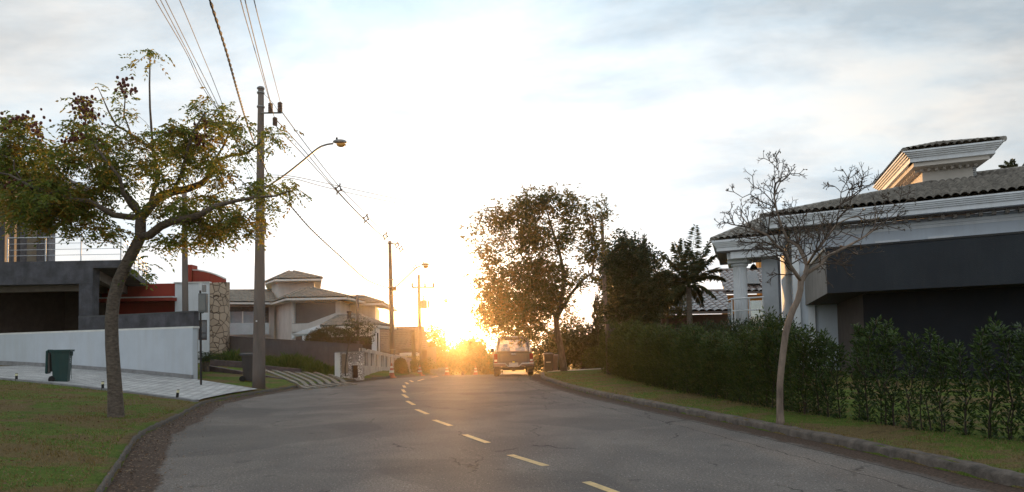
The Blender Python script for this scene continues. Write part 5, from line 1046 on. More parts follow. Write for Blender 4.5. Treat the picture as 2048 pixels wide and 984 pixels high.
palm(1379, 31.5, 6.0, 1377, 572, [(1391, 452, 0, .02), (1365, 478, .4, .05), (1348, 485, -.4, .16), (1322, 508, .2, .26), (1316, 545, -.6, .32), (1335, 600, -.9, .36), (1420, 480, .3, .14), (1436, 508, -.3, .26), (1442, 540, .5, .30), (1430, 596, -.8, .38), (1404, 612, .6, .42), (1350, 610, .6, .42), (1378, 500, -1.2, .2), (1400, 520, 1.4, .3), (1448, 560, .9, .30), (1326, 570, .8, .36)], 'feather palm with one upright frond standing behind the hedge')
palm(2040, 36, 6, 2034, 350, [(2000, 330, 0, .3), (1990, 352, .3, .3), (2012, 322, .5, .2), (2060, 318, -.3, .3), (2072, 335, .3, .3), (2024, 318, 0, .1), (2004, 366, .2, .3), (2050, 372, .3, .3)], 'palm fronds showing behind the tower at the right edge', .62)
# ---------------- hedge: single shrubs planted in a row
LM_H = leaf_mat('hedge_leaf', [(.018, .036, .009), (.028, .052, .012), (.065, .105, .018), (.03, .05, .012)], .22, rough=.5)
LM_H2 = leaf_mat('lush_hedge_leaf', [(.030, .048, .010), (.045, .068, .014), (.075, .10, .018)], .28, rough=.5)
M_TWIG = mat('hedge_stem', (.055, .04, .03), rough=.9)
def hedge_shrub(h, wd, n, tufts, lm, fullness):
    t = thing('hedge_shrub', '', 'shrub'); m = MB(); lv = Leaves(); ns = 3 if fullness > .5 else 2
    for k in range(ns):
        x0, y0 = random.gauss(0, .05), random.gauss(0, .05); hh = h*random.uniform(.82, 1.0); pts = [Vector((x0 + random.gauss(0, .025)*(z/.3) , y0 + random.gauss(0, .02)*(z/.3), z)) for z in np.linspace(-.08, hh, 7)]
        m.tube(pts, [.013-.0015*i for i in range(7)], 5)
        nn = n//ns; u = RNG.beta(1.6, 1.15, nn) if fullness > .5 else RNG.beta(1.25, .9, nn); idx = np.clip(u*6, 0, 5.99); i0 = idx.astype(int); A = np.array(pts); c = A[i0]*(1-(idx-i0))[:, None]+A[i0+1]*(idx-i0)[:, None]
        rr = wd*(.30+.70*np.sin(np.pi*np.clip(u*.8+.12, 0, 1)))*RNG.uniform(.1, 1, nn)**.7*(1+.25*np.sin(u*30+k)); th = RNG.uniform(0, 2*np.pi, nn); B = c + np.stack([np.cos(th)*rr, np.sin(th)*rr, RNG.normal(0, .03, nn)], 1)
        d = np.stack([np.cos(th)*.7, np.sin(th)*.7, RNG.uniform(-.1, 1.2, nn)], 1); lv.leaf(B, d, .078*RNG.uniform(.6, 1.25, nn), .026)
    m.build('stem', M_TWIG, t, local=True); o = lv.build('foliage', lm, None); o.parent = t; 
    return t
def kids(o): return [c for c in COL.objects if c.parent == o]
protos = [hedge_shrub(random.uniform(1.5, 1.85), .125, 1050, 3, LM_H, .4) for _ in range(6)]; protos2 = [hedge_shrub(random.uniform(1.48, 1.68), .33, 2600, 3, LM_H2, .8) for _ in range(4)]
PK = {p.name: kids(p) for p in protos+protos2}; used = set()
HB = [(2120, 885), (2048, 869), (1950, 862), (1850, 850), (1700, 830), (1600, 816), (1500, 800), (1400, 784), (1320, 770), (1270, 758), (1214, 743)]
hp = [G(x, y, .24) for x, y in HB]; pathl = []; 
for a, b in zip(hp, hp[1:]):
    L = (b-a).length; n = max(1, int(L/.05))
    pathl += [a.lerp(b, k/n) for k in range(n)]
acc = 0; prev = pathl[0]; spots = []
for p in pathl:
    acc += (p-prev).length; prev = p
    if acc > (.25 if p.y < 13.2 else .32): spots.append(p.copy()); acc = random.uniform(-.05, .05)
ORD = ['first', 'second', 'third', 'fourth', 'fifth', 'sixth', 'seventh', 'eighth', 'ninth', 'tenth', 'eleventh', 'twelfth', 'thirteenth', 'fourteenth', 'fifteenth', 'sixteenth', 'seventeenth', 'eighteenth', 'nineteenth', 'twentieth']; nopen = 0
for p in spots:
    lush = p.y > 13.2 or (p.y > 12 and random.random() < .5); pr = random.choice(protos2 if lush else protos)
    if pr.name in used:
        o = pr.copy(); COL.objects.link(o)
        for c in PK[pr.name]: d = c.copy(); COL.objects.link(d); d.parent = o
    else: o = pr; used.add(pr.name)
    o.location = (p.x+random.gauss(0, .03), p.y+random.gauss(0, .03), gz(p.x, p.y)); s_ = random.uniform(.86, 1.08) * (max(.98, 1+(p.y-17)/12*.20) if lush else .95); o.scale = (s_, s_, s_*(random.uniform(.86, 1.1)))
    o.rotation_euler = (0, 0, random.uniform(0, 6.28))
    if lush: tag(o, 'lush olive green shrub of the thick far part of the verge hedge', 'shrub', 'shrubs of the thick far part of the hedge')
    else: nopen += 1; tag(o, 'thin open hedge shrub before the charcoal wall, ' + ORD[min(nopen-1, 19)] + ' from the right end of the row', 'shrub', 'shrubs of the open near part of the hedge')
for pr in protos+protos2:
    if pr.name not in used:
        for c in PK[pr.name]: bpy.data.objects.remove(c)
        bpy.data.objects.remove(pr)
# rear clipped hedge
def leafy_mass(name, label, cat, boxes, n, lm, L=.09, w=.035, kind=None, rough=.1):
    """dense clipped plant: leaves over ellipsoid lumps, with a dark twiggy core"""
    c0 = boxes[0]; t = thing(name, label, cat, (c0[0], c0[1], c0[2]-c0[5])); core = MB(); lv = Leaves(); tot = sum(b[3]*b[5] for b in boxes)
    for (x, y, z, rx, ry, rzz) in boxes:
        for k in range(5):
            a = random.uniform(0, 6.28); core.tube([(x+random.gauss(0, rx*.2), y, z-rzz), (x+math.cos(a)*rx*.5, y+math.sin(a)*ry*.5, z+rzz*.5)], [.02, .006], 5)
        nn = int(n*b_share(rx, rzz, tot)); v = RNG.normal(size=(nn, 3)); v /= np.linalg.norm(v, axis=1, keepdims=True); k = RNG.uniform(.45, 1.0, nn)**.35*(1+RNG.normal(0, rough*.6, nn)); q = v*np.array([rx, ry, rzz])*k[:, None]+np.array([x, y, z]); d = v + RNG.normal(size=v.shape)*.6; d[:, 2] += .35
        lv.leaf(q, d, L*RNG.uniform(.6, 1.3, nn), w)
    core.build('stem', M_TWIG, t); o = lv.build('foliage', lm, t); return t
def b_share(rx, rz_, tot): return rx*rz_/tot
q = []
for px, py, Y in ((1325, 652, 24), (1370, 648, 22.6), (1415, 645, 21.4), (1465, 643, 20.2), (1515, 640, 19.0), (1560, 640, 18.2), (1350, 656, 23.3), (1440, 650, 20.8), (1490, 648, 19.6), (1540, 648, 18.6)):
    c = P(px, py+18, Y); q.append((c.x, c.y, c.z-.62, .75, .6, .95))
leafy_mass('clipped_hedge', 'dark trimmed hedge rising behind the verge shrubs under the portico', 'hedge', q, 26000, LM_DK, .075, .034)
for label, px, py, Y, rx, rzz, lm in (('rounded olive topiary bush on the grass at the left end of the hedge', 1188, 718, 36, .62, .58, LM_H2), ('small round amber lit bush beside the dark pole on the left verge', 801, 733, 36, .30, .40, LM_BIG)):
    c = P(px, py, Y); leafy_mass('topiary_bush', label, 'bush', [(c.x, c.y, c.z, rx, rx, rzz), (c.x+.4*rx, c.y, c.z-.3, rx*.9, rx, rzz)], 5200, lm, .09, .04)
# shaggy grass clumps on the left bank, cycad
def tuft(mb_V, x, y, z, r, h, n, lean=.5):
    th = RNG.uniform(0, 2*np.pi, n); rr = r*np.sqrt(RNG.uniform(0, 1, n)); bx = x+rr*np.cos(th); by = y+rr*np.sin(th); hh = h*RNG.uniform(.5, 1.15, n)*(1-.4*(rr/r)**2); a = RNG.uniform(0, 2*np.pi, n); l = lean*hh*RNG.uniform(.2, 1, n); w = .012
    b0 = np.stack([bx-w*np.sin(a), by+w*np.cos(a), np.full(n, z)], 1); b1 = np.stack([bx+w*np.sin(a), by-w*np.cos(a), np.full(n, z)], 1); m1 = np.stack([bx+l*.35*np.cos(a), by+l*.35*np.sin(a), z+hh*.7], 1); tp = np.stack([bx+l*np.cos(a), by+l*np.sin(a), z+hh], 1); mb_V.append(np.stack([b0, b1, tp, m1], 1))
V = []
for px, Y, r, h in [(462, 35.5, .9, .6), (440, 36, .7, .5), (485, 35, .9, .7), (560, 33.0, .8, .65), (585, 32.6, .9, .7), (610, 32.4, .9, .6), (635, 32.2, .8, .5), (655, 31.8, .7, .4), (540, 33.4, .7, .6), (675, 31.6, .6, .3), (425, 36.2, .5, .5), (510, 34.4, .7, .5)]:
    q = XY(px, Y)
    for _ in range(5): dx, dy_ = random.gauss(0, r*.5), random.gauss(0, .25); tuft(V, q.x+dx, Y+dy_, gz(q.x+dx, Y+dy_)-.02, r*.5, h*random.uniform(.7, 1.2), 260)
Vv = np.concatenate(V).reshape(-1, 3); tag(np_mesh('tall_grass', Vv, np.arange(len(Vv)).reshape(-1, 4), leaf_mat('bank_grass', [(.05, .085, .012), (.08, .12, .02), (.10, .13, .03)], .35)), 'shaggy knee high green grass along the foot of the taupe wall', 'grass', kind='stuff')
def cycad():
    q = XY(412, 29.2); z = gz(q.x, q.y)+.15; t = thing('cycad', 'dark spiky cycad growing behind the end of the white wall', 'plant', (q.x, q.y, z-.15)); m = MB(); m.tube([(q.x, q.y, z-.3), (q.x, q.y, z+.25)], [.16, .14], 9); m.build('trunk', M_BK, t); lv = Leaves()
    for k in range(38):
        a = random.uniform(0, 6.28); el = random.uniform(.1, 1.2); L = random.uniform(.9, 1.3); c = Vector((q.x, q.y, z+.25)); e = c+Vector((math.cos(a)*math.cos(el), math.sin(a)*math.cos(el), math.sin(el)*.7-.25))*L; md = c.lerp(e, .5)+Vector((0, 0, .28*L)); prev = c
        for j in range(1, 19):
            u = j/18; p = c*(1-u)**2+md*2*u*(1-u)+e*u*u; tg = (p-prev).normalized(); sd = tg.cross(Vector((0, 0, 1))).normalized() if abs(tg.z) < .98 else Vector((1, 0, 0)); prev = p
            for sg in (-1, 1): lv.leaf([p], [sd*sg+tg*.6+Vector((0, 0, .1))], [.15*math.sin(math.pi*min(.95, .15+u*.8))], [.016])
    lv.build('crown', LM_DK, t)
cycad()
# small tree by the kiosk
blob_tree('small_tree', 'small sparse tree leaning over the taupe wall corner by the meter kiosk', (XY(690, 30).x, 30), 30.0, [('t', None, 0, [(691, 752, 1.6), (690, 735, 1.4), (693, 710, 1.3), (697, 690, 1.2), (703, 672, 1.0)]), ('a', 't', -1, [(703, 672, .9), (720, 660, .7), (735, 662, .5)]), ('b', 't', 3, [(697, 690, .8), (685, 665, .7), (668, 655, .5)])],
    [(700, 650, 34, 12, 1), (670, 660, 26, 9, .9), (722, 672, 26, 14, 1), (735, 655, 16, 12, .8), (705, 668, 24, 10, .7), (738, 684, 14, 8, .6), (716, 640, 14, 8, .4)], leaf_mat('small_tree_leaf', [(.05, .055, .015), (.08, .07, .02)], .3), M_BK, dens=.05, nleaf=2400, L=.085, w=.042, spread=.06, tip=.004, step=.14)
c = P(662, 672, 37.5); leafy_mass('garden_bush', 'broad rusty green bush behind the taupe wall in front of the porch', 'bush', [(c.x, c.y, c.z-.1, 1.2, .8, .55), (c.x-.7, c.y, c.z-.2, .7, .6, .4)], 4200, leaf_mat('rusty_leaf', [(.045, .05, .012), (.09, .06, .018), (.07, .045, .015)], .3), .11, .05)
# far trees beyond the crest
far = [('distant rounded tree directly left of the low sun', 862, 90, [(850, 715, 26, 36, 1.2), (872, 700, 28, 28, 1.2), (885, 725, 22, 20, 1.0), (866, 675, 16, 10, .9)]), ('distant low tree right below the sun', 925, 100, [(925, 715, 28, 24, 1.2), (905, 725, 20, 18, 1.1), (940, 722, 18, 16, .9)]),
       ('distant tree with a crooked crown standing left of the pickup', 944, 84, [(930, 700, 14, 9, .9), (948, 692, 15, 8, .9), (950, 722, 22, 20, 1.2), (938, 707, 10, 10, .8)]), ('distant bushy tree sloping down beside the pickup', 970, 92, [(966, 722, 22, 16, 1.2), (984, 735, 18, 12, 1.2), (955, 735, 20, 12, 1)])]
for lb, px, Y, bl in far:
    blob_tree('distant_tree', lb, (XY(px, Y).x, Y), Y, [('t', None, 0, [(px, 790, 4), (px, 750, 3.4), (px+1, 722, 2.2)])], bl, LM_BIG, M_BK, dens=.03, nleaf=5200, L=.42, w=.24, spread=.34, tip=.03, step=.9, group=None)
simple('street_shrub', 'loose amber lit shrubs at the verge below the crossarm pole', 828, 744, 52.0, [(822, 735, 14, 12, 1.2), (845, 738, 20, 12, 1.2), (868, 740, 16, 9, 1)], 4200, m=LM_BIG, L=.16, w=.08, spread=.16, step=.3, dens=.04)
# ---------------- grass blades near the camera
V = []
def blades(n, xr, yr, cond, hmin, hmax, w=.006):
    x = RNG.uniform(xr[0], xr[1], n); y = yr[0]+(yr[1]-yr[0])*RNG.uniform(0, 1, n)**1.5; keep = []
    for i in range(n):
        if cond(x[i], y[i]): keep.append(i)
    x = x[keep]; y = y[keep]; n = len(x); z = np.array([gz(a, b) for a, b in zip(x, y)])-.012; a = RNG.uniform(0, 2*np.pi, n); nz = .5+.5*np.sin(x*1.7+np.sin(y*1.3)*1.5)*np.cos(y*1.1+x*.6); h = RNG.uniform(hmin, hmax, n)*(.55+.6*nz); l = h*RNG.uniform(.1, .9, n); ww = w*(1+(y/9.0)*.7)
    b0 = np.stack([x-ww*np.sin(a), y+ww*np.cos(a), z], 1); b1 = np.stack([x+ww*np.sin(a), y-ww*np.cos(a), z], 1); tp = np.stack([x+l*np.cos(a), y+l*np.sin(a), z+h], 1); return np.stack([b0, b1, tp], 1)
def onleft(x, y):
    if x > klx(y)-.17: return False
    d0 = Vector((DR0.x, DR0.y, 0)); rel = Vector((x, y, 0))-d0; nrm = Vector((-dv.y, dv.x, 0)); nrm = nrm if nrm.y > 0 else -nrm
    return rel.dot(nrm) < -.2
A1 = blades(150000, (-18, -2), (5.0, 24), onleft, .012, .050); A2 = blades(95000, (0.5, 12), (6, 32), lambda x, y: krx(y)+.18 < x < krx(y)+4.5, .015, .045)
LM_GR = leaf_mat('lawn_blade', [(.07, .13, .014), (.095, .17, .02), (.15, .20, .035), (.22, .20, .06), (.08, .15, .016)], .3, (.20, .125, .06), .9, wscale=.55, thr=(.47, .58))
Vv = np.concatenate([A1, A2]).reshape(-1, 3); tag(np_mesh('lawn_grass', Vv, np.arange(len(Vv)).reshape(-1, 3), LM_GR), 'short patchy mown grass of the verges', 'grass', kind='stuff')
# fallen leaves in the left gutter and on the lawn
lv = Leaves(); n = 2600; y = RNG.uniform(6, 20, n)**1.0; off = np.abs(RNG.normal(0, .38, n))+.02; x = np.array([klx(v) for v in y])+off; B = np.stack([x, y, np.full(n, .010)+RNG.uniform(0, .012, n)], 1); dd = RNG.normal(size=(n, 3)); dd[:, 2] = np.abs(dd[:, 2])*.12; up = np.tile([0, 0, 1.0], (n, 1))+RNG.normal(size=(n, 3))*.3; lv.leaf(B, dd, RNG.uniform(.02, .055, n), .018, nrm=up)
n = 260; y = RNG.uniform(6, 26, n); x = RNG.uniform(-6, 5, n); k = [i for i in range(n) if klx(y[i])+.2 < x[i] < krx(y[i])-.1]; B = np.stack([x[k], y[k], np.full(len(k), .008)], 1); dd = RNG.normal(size=(len(k), 3)); dd[:, 2] = .05; lv.leaf(B, dd, RNG.uniform(.02, .05, len(k)), .02, nrm=np.tile([0, 0, 1.0], (len(k), 1)))
n = 900; y = RNG.uniform(6.5, 17, n); x = np.array([klx(v) for v in y])-RNG.uniform(.2, 6, n); B = np.stack([x, y, np.array([gz(a, b) for a, b in zip(x, y)])+.03], 1); dd = RNG.normal(size=(n, 3)); dd[:, 2] *= .2; lv.leaf(B, dd, RNG.uniform(.02, .05, n), .02)
tag(lv.build('fallen_leaves', leaf_mat('dry_leaf', [(.10, .045, .02), (.16, .09, .045), (.07, .04, .025), (.22, .16, .10)], .1)), 'dry brown fallen leaves scattered along the left gutter', 'fallen leaves', kind='stuff')
# ------------------------------------------------------------------ poles and wires
M_POLE = mat('weathered_concrete_pole', (.165, .135, .118), rough=.9, var=.28, vscale=3, bump=.5, bscale=50, stretch=(1, 1, .2), dirt=((.08, .065, .055), .5))
M_INS = mat('brown_porcelain', (.13, .075, .055), rough=.35, var=.2, bump=0)
M_WIRE = mat('dark_cable', (.03, .026, .024), rough=.7, var=.3, bump=0)
M_GALV = mat('galvanised_metal', (.24, .23, .22), rough=.5, metal=.6, var=.25, bump=.1)
PY = G(517, 776, .15).y; PB = XY(517.5, PY, 776)
def PW(px, py, Y): return P(px, py, Y)
pole1 = thing('utility_pole', 'tall near concrete utility pole with brown insulators beside the pale driveway', 'utility pole', (PB.x, PY, gz(PB.x, PY)))
top1 = P(522, 174, PY); m = MB(); b0 = Vector((PB.x, PY, gz(PB.x, PY)-.3))
m.tube([b0.lerp(top1, k/10) for k in range(11)], [.215-.012*k for k in range(11)], 16); m.build('pole', M_POLE, pole1, smooth=True)
k = PY/F
for py in (177, 186, 214, 372, 421): q = P(521.5, py, PY); m = MB(); r = .125+(py-174)*.0001*2; m.lathe((q.x, q.y, q.z-.02), [(r, 0), (r, .045)], 14); m.build('band', M_GALV, pole1)
for py in (455, 467, 480): q = P(518.5, py, PY); m = MB(); m.lathe((q.x, q.y, q.z), [(.172, 0), (.172, .02)], 14); m.build('steel_strap', M_ALU, pole1)
q = P(528, 452, PY-.15); m = MB(); m.box((q.x, q.y, q.z), (.12, .1, .5)); m.build('junction_box', M_POLE, pole1)
q = P(519, 642, PY-.2); m = MB(); m.box((PB.x+.0, PY-.198, q.z), (.045, .02, .05)); m.build('tag_plate', M_ALU, pole1)
a, b = P(523, 226, PY-.1), P(563, 225.5, PY-.25); m = MB(); m.tube([a, b], .03, 8); m.build('bracket_arm', M_GALV, pole1)
def insulator(px, py, Y, parent, h=.40, r=.085):
    q = P(px, py, Y); m = MB(); prof = [(.03, -h/2)]
    n = 6
    for i in range(n): z = -h/2+h*(i+.2)/n; prof += [(r, z), (r*.98, z+h/n*.35), (r*.62, z+h/n*.5), (r*.62, z+h/n*.8)]
    prof += [(.03, h/2)]; m.lathe(q[:], prof, 12); return m.build('insulator', M_INS, parent), q
insulator(560, 214.5, PY-.25, pole1, .34); insulator(541, 216, PY-.2, pole1, .34); insulator(550, 243, PY-.2, pole1, .28)
q = P(561, 205, PY-.25)
def sag(a, b, s, n=24): return [a.lerp(b, i/n)-Vector((0, 0, s*4*(i/n)*(1-i/n))) for i in range(n+1)]
def wire(label, pts, r, name='power_line', m_=None, group=None, twist=False):
    mb = MB()
    if twist:
        P_ = [Vector(p) for p in pts]; fine = []
        for a, b in zip(P_, P_[1:]):
            for i in range(8): fine.append(a.lerp(b, i/8))
        acc = 0; out = [[], []]; prev = fine[0]
        for p in fine:
            acc += (p-prev).length; prev = p; ph = acc*12
            for h in (0, 1): out[h].append(p+Vector((math.cos(ph+h*math.pi), 0, math.sin(ph+h*math.pi)))*r*.8)
        mb.tube(out[0], r*.75, 5); mb.tube(out[1], r*.75, 5)
    else: mb.tube(pts, r, 5)
    return tag(mb.build(name, m_ or M_WIRE, smooth=True), label, 'cable', group)
def catm(seq):
    pts = [P(*q) for q in seq]; out = []; n = len(pts)
    for i in range(n-1):
        p0, p1, p2, p3 = pts[max(i-1, 0)], pts[i], pts[i+1], pts[min(i+2, n-1)]
        for k in range(8): t = k/8; out.append(.5*((2*p1)+(p2-p0)*t+(2*p0-5*p1+4*p2-p3)*t*t+(3*p1-p0-3*p2+p3)*t**3))
    return out+[pts[-1]]
# three high voltage lines from over the camera to the insulators, and on down the street
near = 11.0; mids = (1.0, .9, .82)
wire('overhead line running from above to the outer insulator of the near pole', catm([(497, -60, near), (508, 0, 12.5), (532, 95, 16.5), (561, 206, PY-.25)]), .010, group='overhead lines at the near pole')
wire('overhead line running from above to the inner insulator of the near pole', catm([(470, -60, near), (481, 0, 12.5), (508, 95, 16.5), (541, 208, PY-.2)]), .010, group='overhead lines at the near pole')
wire('overhead line running from above to the lower insulator of the near pole', catm([(478, -60, near), (490, 0, 12.5), (517, 110, 17), (549, 236, PY-.2)]), .011, group='overhead lines at the near pole')
wire('short jumper wire from the pole cap to the insulator line', catm([(527, 187, PY-.12), (545, 205, PY-.15), (556, 222, PY-.2)]), .007)
D2 = 45.0; t2 = P(781, 484, D2)
for lb, a, seq in (('outer overhead line falling from the near pole to the middle pole', (561, 220, PY-.25), [(620, 300, 29.5), (676, 370, 33), (733, 430, 38)]), ('middle overhead line falling from the near pole to the middle pole', (549, 236, PY-.2), [(612, 305, 29.5), (670, 376, 33), (727, 437, 38)]), ('lower overhead line falling from the near pole to the middle pole', (552, 252, PY-.2), [(608, 311, 29.5), (676, 385, 33), (731, 442, 38)])):
    wire(lb, catm([a]+seq+[(775, 474 if 'outer' in lb else 482, D2-.2)]), .017, group='overhead lines along the street')
# four thin lines at upper left ending on the pole behind the leaves
for i, (x0, x1, x2) in enumerate(((308, 372, 415), (318, 376, 420), (328, 383, 428), (356, 403, 440))):
    wire(('first', 'second', 'third', 'fourth')[i]+' from the left of the four thin lines crossing the upper left sky', catm([(x0-26, -60, 12), (x0+3, 0, 13), (x1, 105, 16.5), (x2, 190+i*2, 20), (515, 330+i*22, PY)]), .0085, group='four thin lines at upper left')
# thick twisted service cable
wire('thick twisted black cable hanging from above past the near pole', catm([(400, -70, 9), (420, 0, 9.6), (452, 100, 11.5), (476, 185, 14), (497, 255, 17.5), (520, 312, 21), (538, 352, PY-.3)]), .016, name='twisted_cable', twist=True)
wire('twisted cable sagging from the near pole down to the middle pole', catm([(524, 362, PY-.25), (572, 402, 26), (622, 458, 29), (680, 512, 33), (735, 560, 39), (781, 577, D2-.2)]), .022, name='twisted_cable', twist=True)
for i, (y0, seq) in enumerate(((350, [(580, 352, 26), (650, 366, 29), (740, 386, 33), (840, 407, 37)]), (354, [(585, 357, 26), (650, 374, 29), (740, 395, 33), (840, 414, 37)]))):
    wire(('upper', 'lower')[i]+' thin line crossing the street from the near pole towards the shade tree', catm([(524, y0, PY-.1)]+seq+[(940, 423+2*i, 40), (1205, 450+3*i, 46)]), .013, group='thin lines crossing the street')
# diamond line spacers
def spacer(px, py, Y, s, label):
    c = P(px, py, Y); t = thing('line_spacer', label, 'line spacer', c); m = MB(); k = s*Y/F
    pt = [Vector((0, 0, k)), Vector((k*.62, 0, 0)), Vector((0, 0, -k)), Vector((-k*.62, 0, 0))]; rot_ = Matrix.Rotation(R(18), 3, 'Y'); pt = [rot_ @ p for p in pt]
    for i in range(4): m.tube([pt[i]*.72, pt[(i+1) % 4]*.72], k*.11, 6)
    m.build('frame', M_WIRE, t, local=True); 
    for p in pt: m = MB(); m.ball((p*.92)[:], k*.17, 8, sq=(.8, .8, 1.4)); m.build('clamp', M_WIRE, t, local=True)
for i, (a, b, Y, s, lb) in enumerate(((677, 378, 33, 11, 'nearest and largest diamond spacer on the street lines'), (732, 437, 38, 9.5, 'second diamond spacer down the street lines'), (771, 472, 43, 8.5, 'diamond spacer just left of the middle pole top'), (794, 490, 47, 8, 'diamond spacer just right of the middle pole top'), (802, 498, 49, 8, 'diamond spacer furthest right of the middle pole top'), (830, 535, 55, 6.5, 'small diamond spacer beside the far street lamp arm'))): spacer(a, b, Y, s, lb)
# street lamp on the near pole
def lamp(parent_pole_pt, bend, tip, head, label, k, Y):
    t = thing('street_lamp', label, 'street lamp', parent_pole_pt); m = MB(); m.tube(catm([tuple(parent_pole_pt_px), *bend, tip]), .034*k, 8); m.build('arm', M_GALV, t)
    return t
def street_lamp(label, seq, hd, s, lit=True):
    base = P(*seq[0]); t = thing('street_lamp', label, 'street lamp', base); m = MB(); m.tube(catm(seq), .030*s, 8); m.build('arm', M_GALV, t)
    e = P(*seq[-1]); h = P(*hd); d = (h-e); L = d.length; d.normalize(); up = Vector((0, 0, 1)); w = d.cross(up).normalized()
    def ell(c, a, b, cc, n=10, lower=False):
        vs = []; fs = []; m_ = 8
        for i in range(n+1):
            u = -1+2*i/n; r = math.sqrt(max(.002, 1-u*u))
            for j in range(m_): an = 2*math.pi*j/m_; zc = math.sin(an)*r; zc = min(zc, .25) if lower else max(zc, -.2); vs.append(c+d*a*u+w*b*r*math.cos(an)+up*cc*zc)
        fs = [(i*m_+j, i*m_+(j+1) % m_, (i+1)*m_+(j+1) % m_, (i+1)*m_+j) for i in range(n) for j in range(m_)]; return vs, fs
    c = e+d*L*.55; m = MB(); m.add(*ell(c+up*.035*s, L*.56, .125*s, .10*s)); m.build('lamp_head', M_GALV, t, smooth=True)
    m = MB(); m.add(*ell(c+d*L*.10-up*.03*s, L*.36, .10*s, .095*s, lower=True)); m.build('lens', mat('amber_lens', (.70, .30, .05), rough=.3, var=.1, bump=0), t, smooth=True)
    m = MB(); m.lathe((c+up*.12*s-d*.12)[:], [(.03*s, 0), (.035*s, .05), (.02*s, .08)], 8); m.build('photocell', M_BLACK, t)
street_lamp('street lamp with amber lens on a long curved arm from the near pole', [(521, 382, PY-.15), (565, 353, PY-.5), (600, 326, PY-.9), (634, 298, PY-1.3), (650, 290, PY-1.5), (666, 287, PY-1.6)], (691, 286.5, PY-1.8), 1.0)
# middle pole
def tall_pole(label, bpx, bpy, tpx, tpy, Y, r0, r1, name='utility_pole'):
    b = XY(bpx, Y, bpy); z0 = gz(b.x, Y); t = thing(name, label, 'utility pole', (b.x, Y, z0)); tp = P(tpx, tpy, Y); bb = Vector((b.x, Y, z0-.4)); m = MB(); m.tube([bb.lerp(tp, k/8) for k in range(9)], [r0+(r1-r0)*k/8 for k in range(9)], 12); m.build('pole', M_POLE, t, smooth=True); return t, tp
p2, tp2 = tall_pole('middle concrete pole with a long lamp arm rising beside the perforated wall', 786, 756, 779.5, 482, D2, .20, .10)
for py in (487, 560, 575, 592, 700): q = P(780+ (py-482)*.024, py, D2); m = MB(); m.lathe((q.x, q.y, q.z), [(.20, 0), (.20, .05)], 10); m.build('band', M_GALV, p2)
a, b = P(782, 487, D2-.1), P(803, 488, D2-.2); m = MB(); m.tube([a, b], .03, 6); m.build('bracket_arm', M_GALV, p2)
q = P(787, 578, D2-.2); m = MB(); m.box(q[:], (.35, .2, .22)); m.build('cable_clamp', M_WIRE, p2)
street_lamp('street lamp on a long thin arm from the middle pole', [(782, 579, D2-.15), (797, 569, D2-.6), (815, 552, D2-1), (832, 536, D2-1.4), (842, 532, D2-1.5)], (857, 531, D2-1.6), 1.35)
# crossarm pole with transformer
D3 = 60.0; p3, tp3 = tall_pole('distant pole with a wooden crossarm and a grey transformer', 841, 752, 837.5, 549, D3, .20, .11)
m = MB(); a, b = P(823, 574.5, D3-.15), P(868, 574.5, D3-.15); m.tube([a, b], .065, 6); m.build('crossarm', M_POLE, p3)
for px, py in ((824.5, 571), (850, 571), (867, 571)): q = P(px, py, D3-.15); m = MB(); m.lathe((q.x, q.y, q.z-.1), [(.05, 0), (.10, .05), (.06, .15), (.10, .2), (.04, .34)], 8); m.build('insulator', M_INS, p3)
for px in (827, 850, 866): q = P(px, 580, D3-.15); m = MB(); m.tube([(q.x, q.y, q.z+.2), (q.x, q.y, q.z-.15)], .035, 6); m.build('fuse_holder', M_INS, p3)
q = P(848, 617, D3-.3); m = MB(); m.lathe((q.x, q.y, q.z), [(.24, 0), (.27, .04), (.27, .62), (.22, .70), (.10, .74)], 14); m.box((q.x+.40, q.y, q.z+.35), (.14, .3, .6)); tr_ = m.build('transformer', M_GALV, p3)
m = MB(); m.lathe((q.x, q.y, q.z+.74), [(.05, 0), (.08, .1), (.05, .2), (.08, .3), (.03, .42)], 8); m.build('bushing', M_INS, tr_)
# far lamp pole in the glare, leaning pole beside the shade tree, grey pole behind planter wall, thin pole in front of the house
p4, tp4 = tall_pole('thin far pole standing directly in front of the low sun', 890, 752, 888, 640, 95, .16, .10)
q = P(883, 602, 95); street_lamp('far small street lamp in the glare above the low sun', [(888, 652, 95), (888, 625, 95), (888, 606, 95), (886, 603, 94.8)], (896, 601, 94.6), 2.0)
p5, tp5 = tall_pole('pale pole leaning among the branches right of the shade tree', 1216, 752, 1203.5, 430, 40, .14, .09)
p6, tp6 = tall_pole('plain grey pole standing behind the dark planter wall', 372, 700, 368.5, 380, 32, .15, .11)
p7, tp7 = tall_pole('short thin pole standing before the porch roof of the tiled house', 717, 740, 714.5, 589, 33.5, .07, .065)
# second slanting post/trunk stub near the fence end
x = XY(1237, 31.5); m = MB(); m.tube([(x.x+.05, 31.5, 1.0), P(1234, 612, 31.5)[:]], [.17, .10], 10); tag(m.build('lopped_trunk', bark('lopped_palm_trunk', (.22, .18, .15), (.13, .10, .08)), smooth=True), 'bare tapered trunk stub rising behind the timber rail', 'tree trunk')
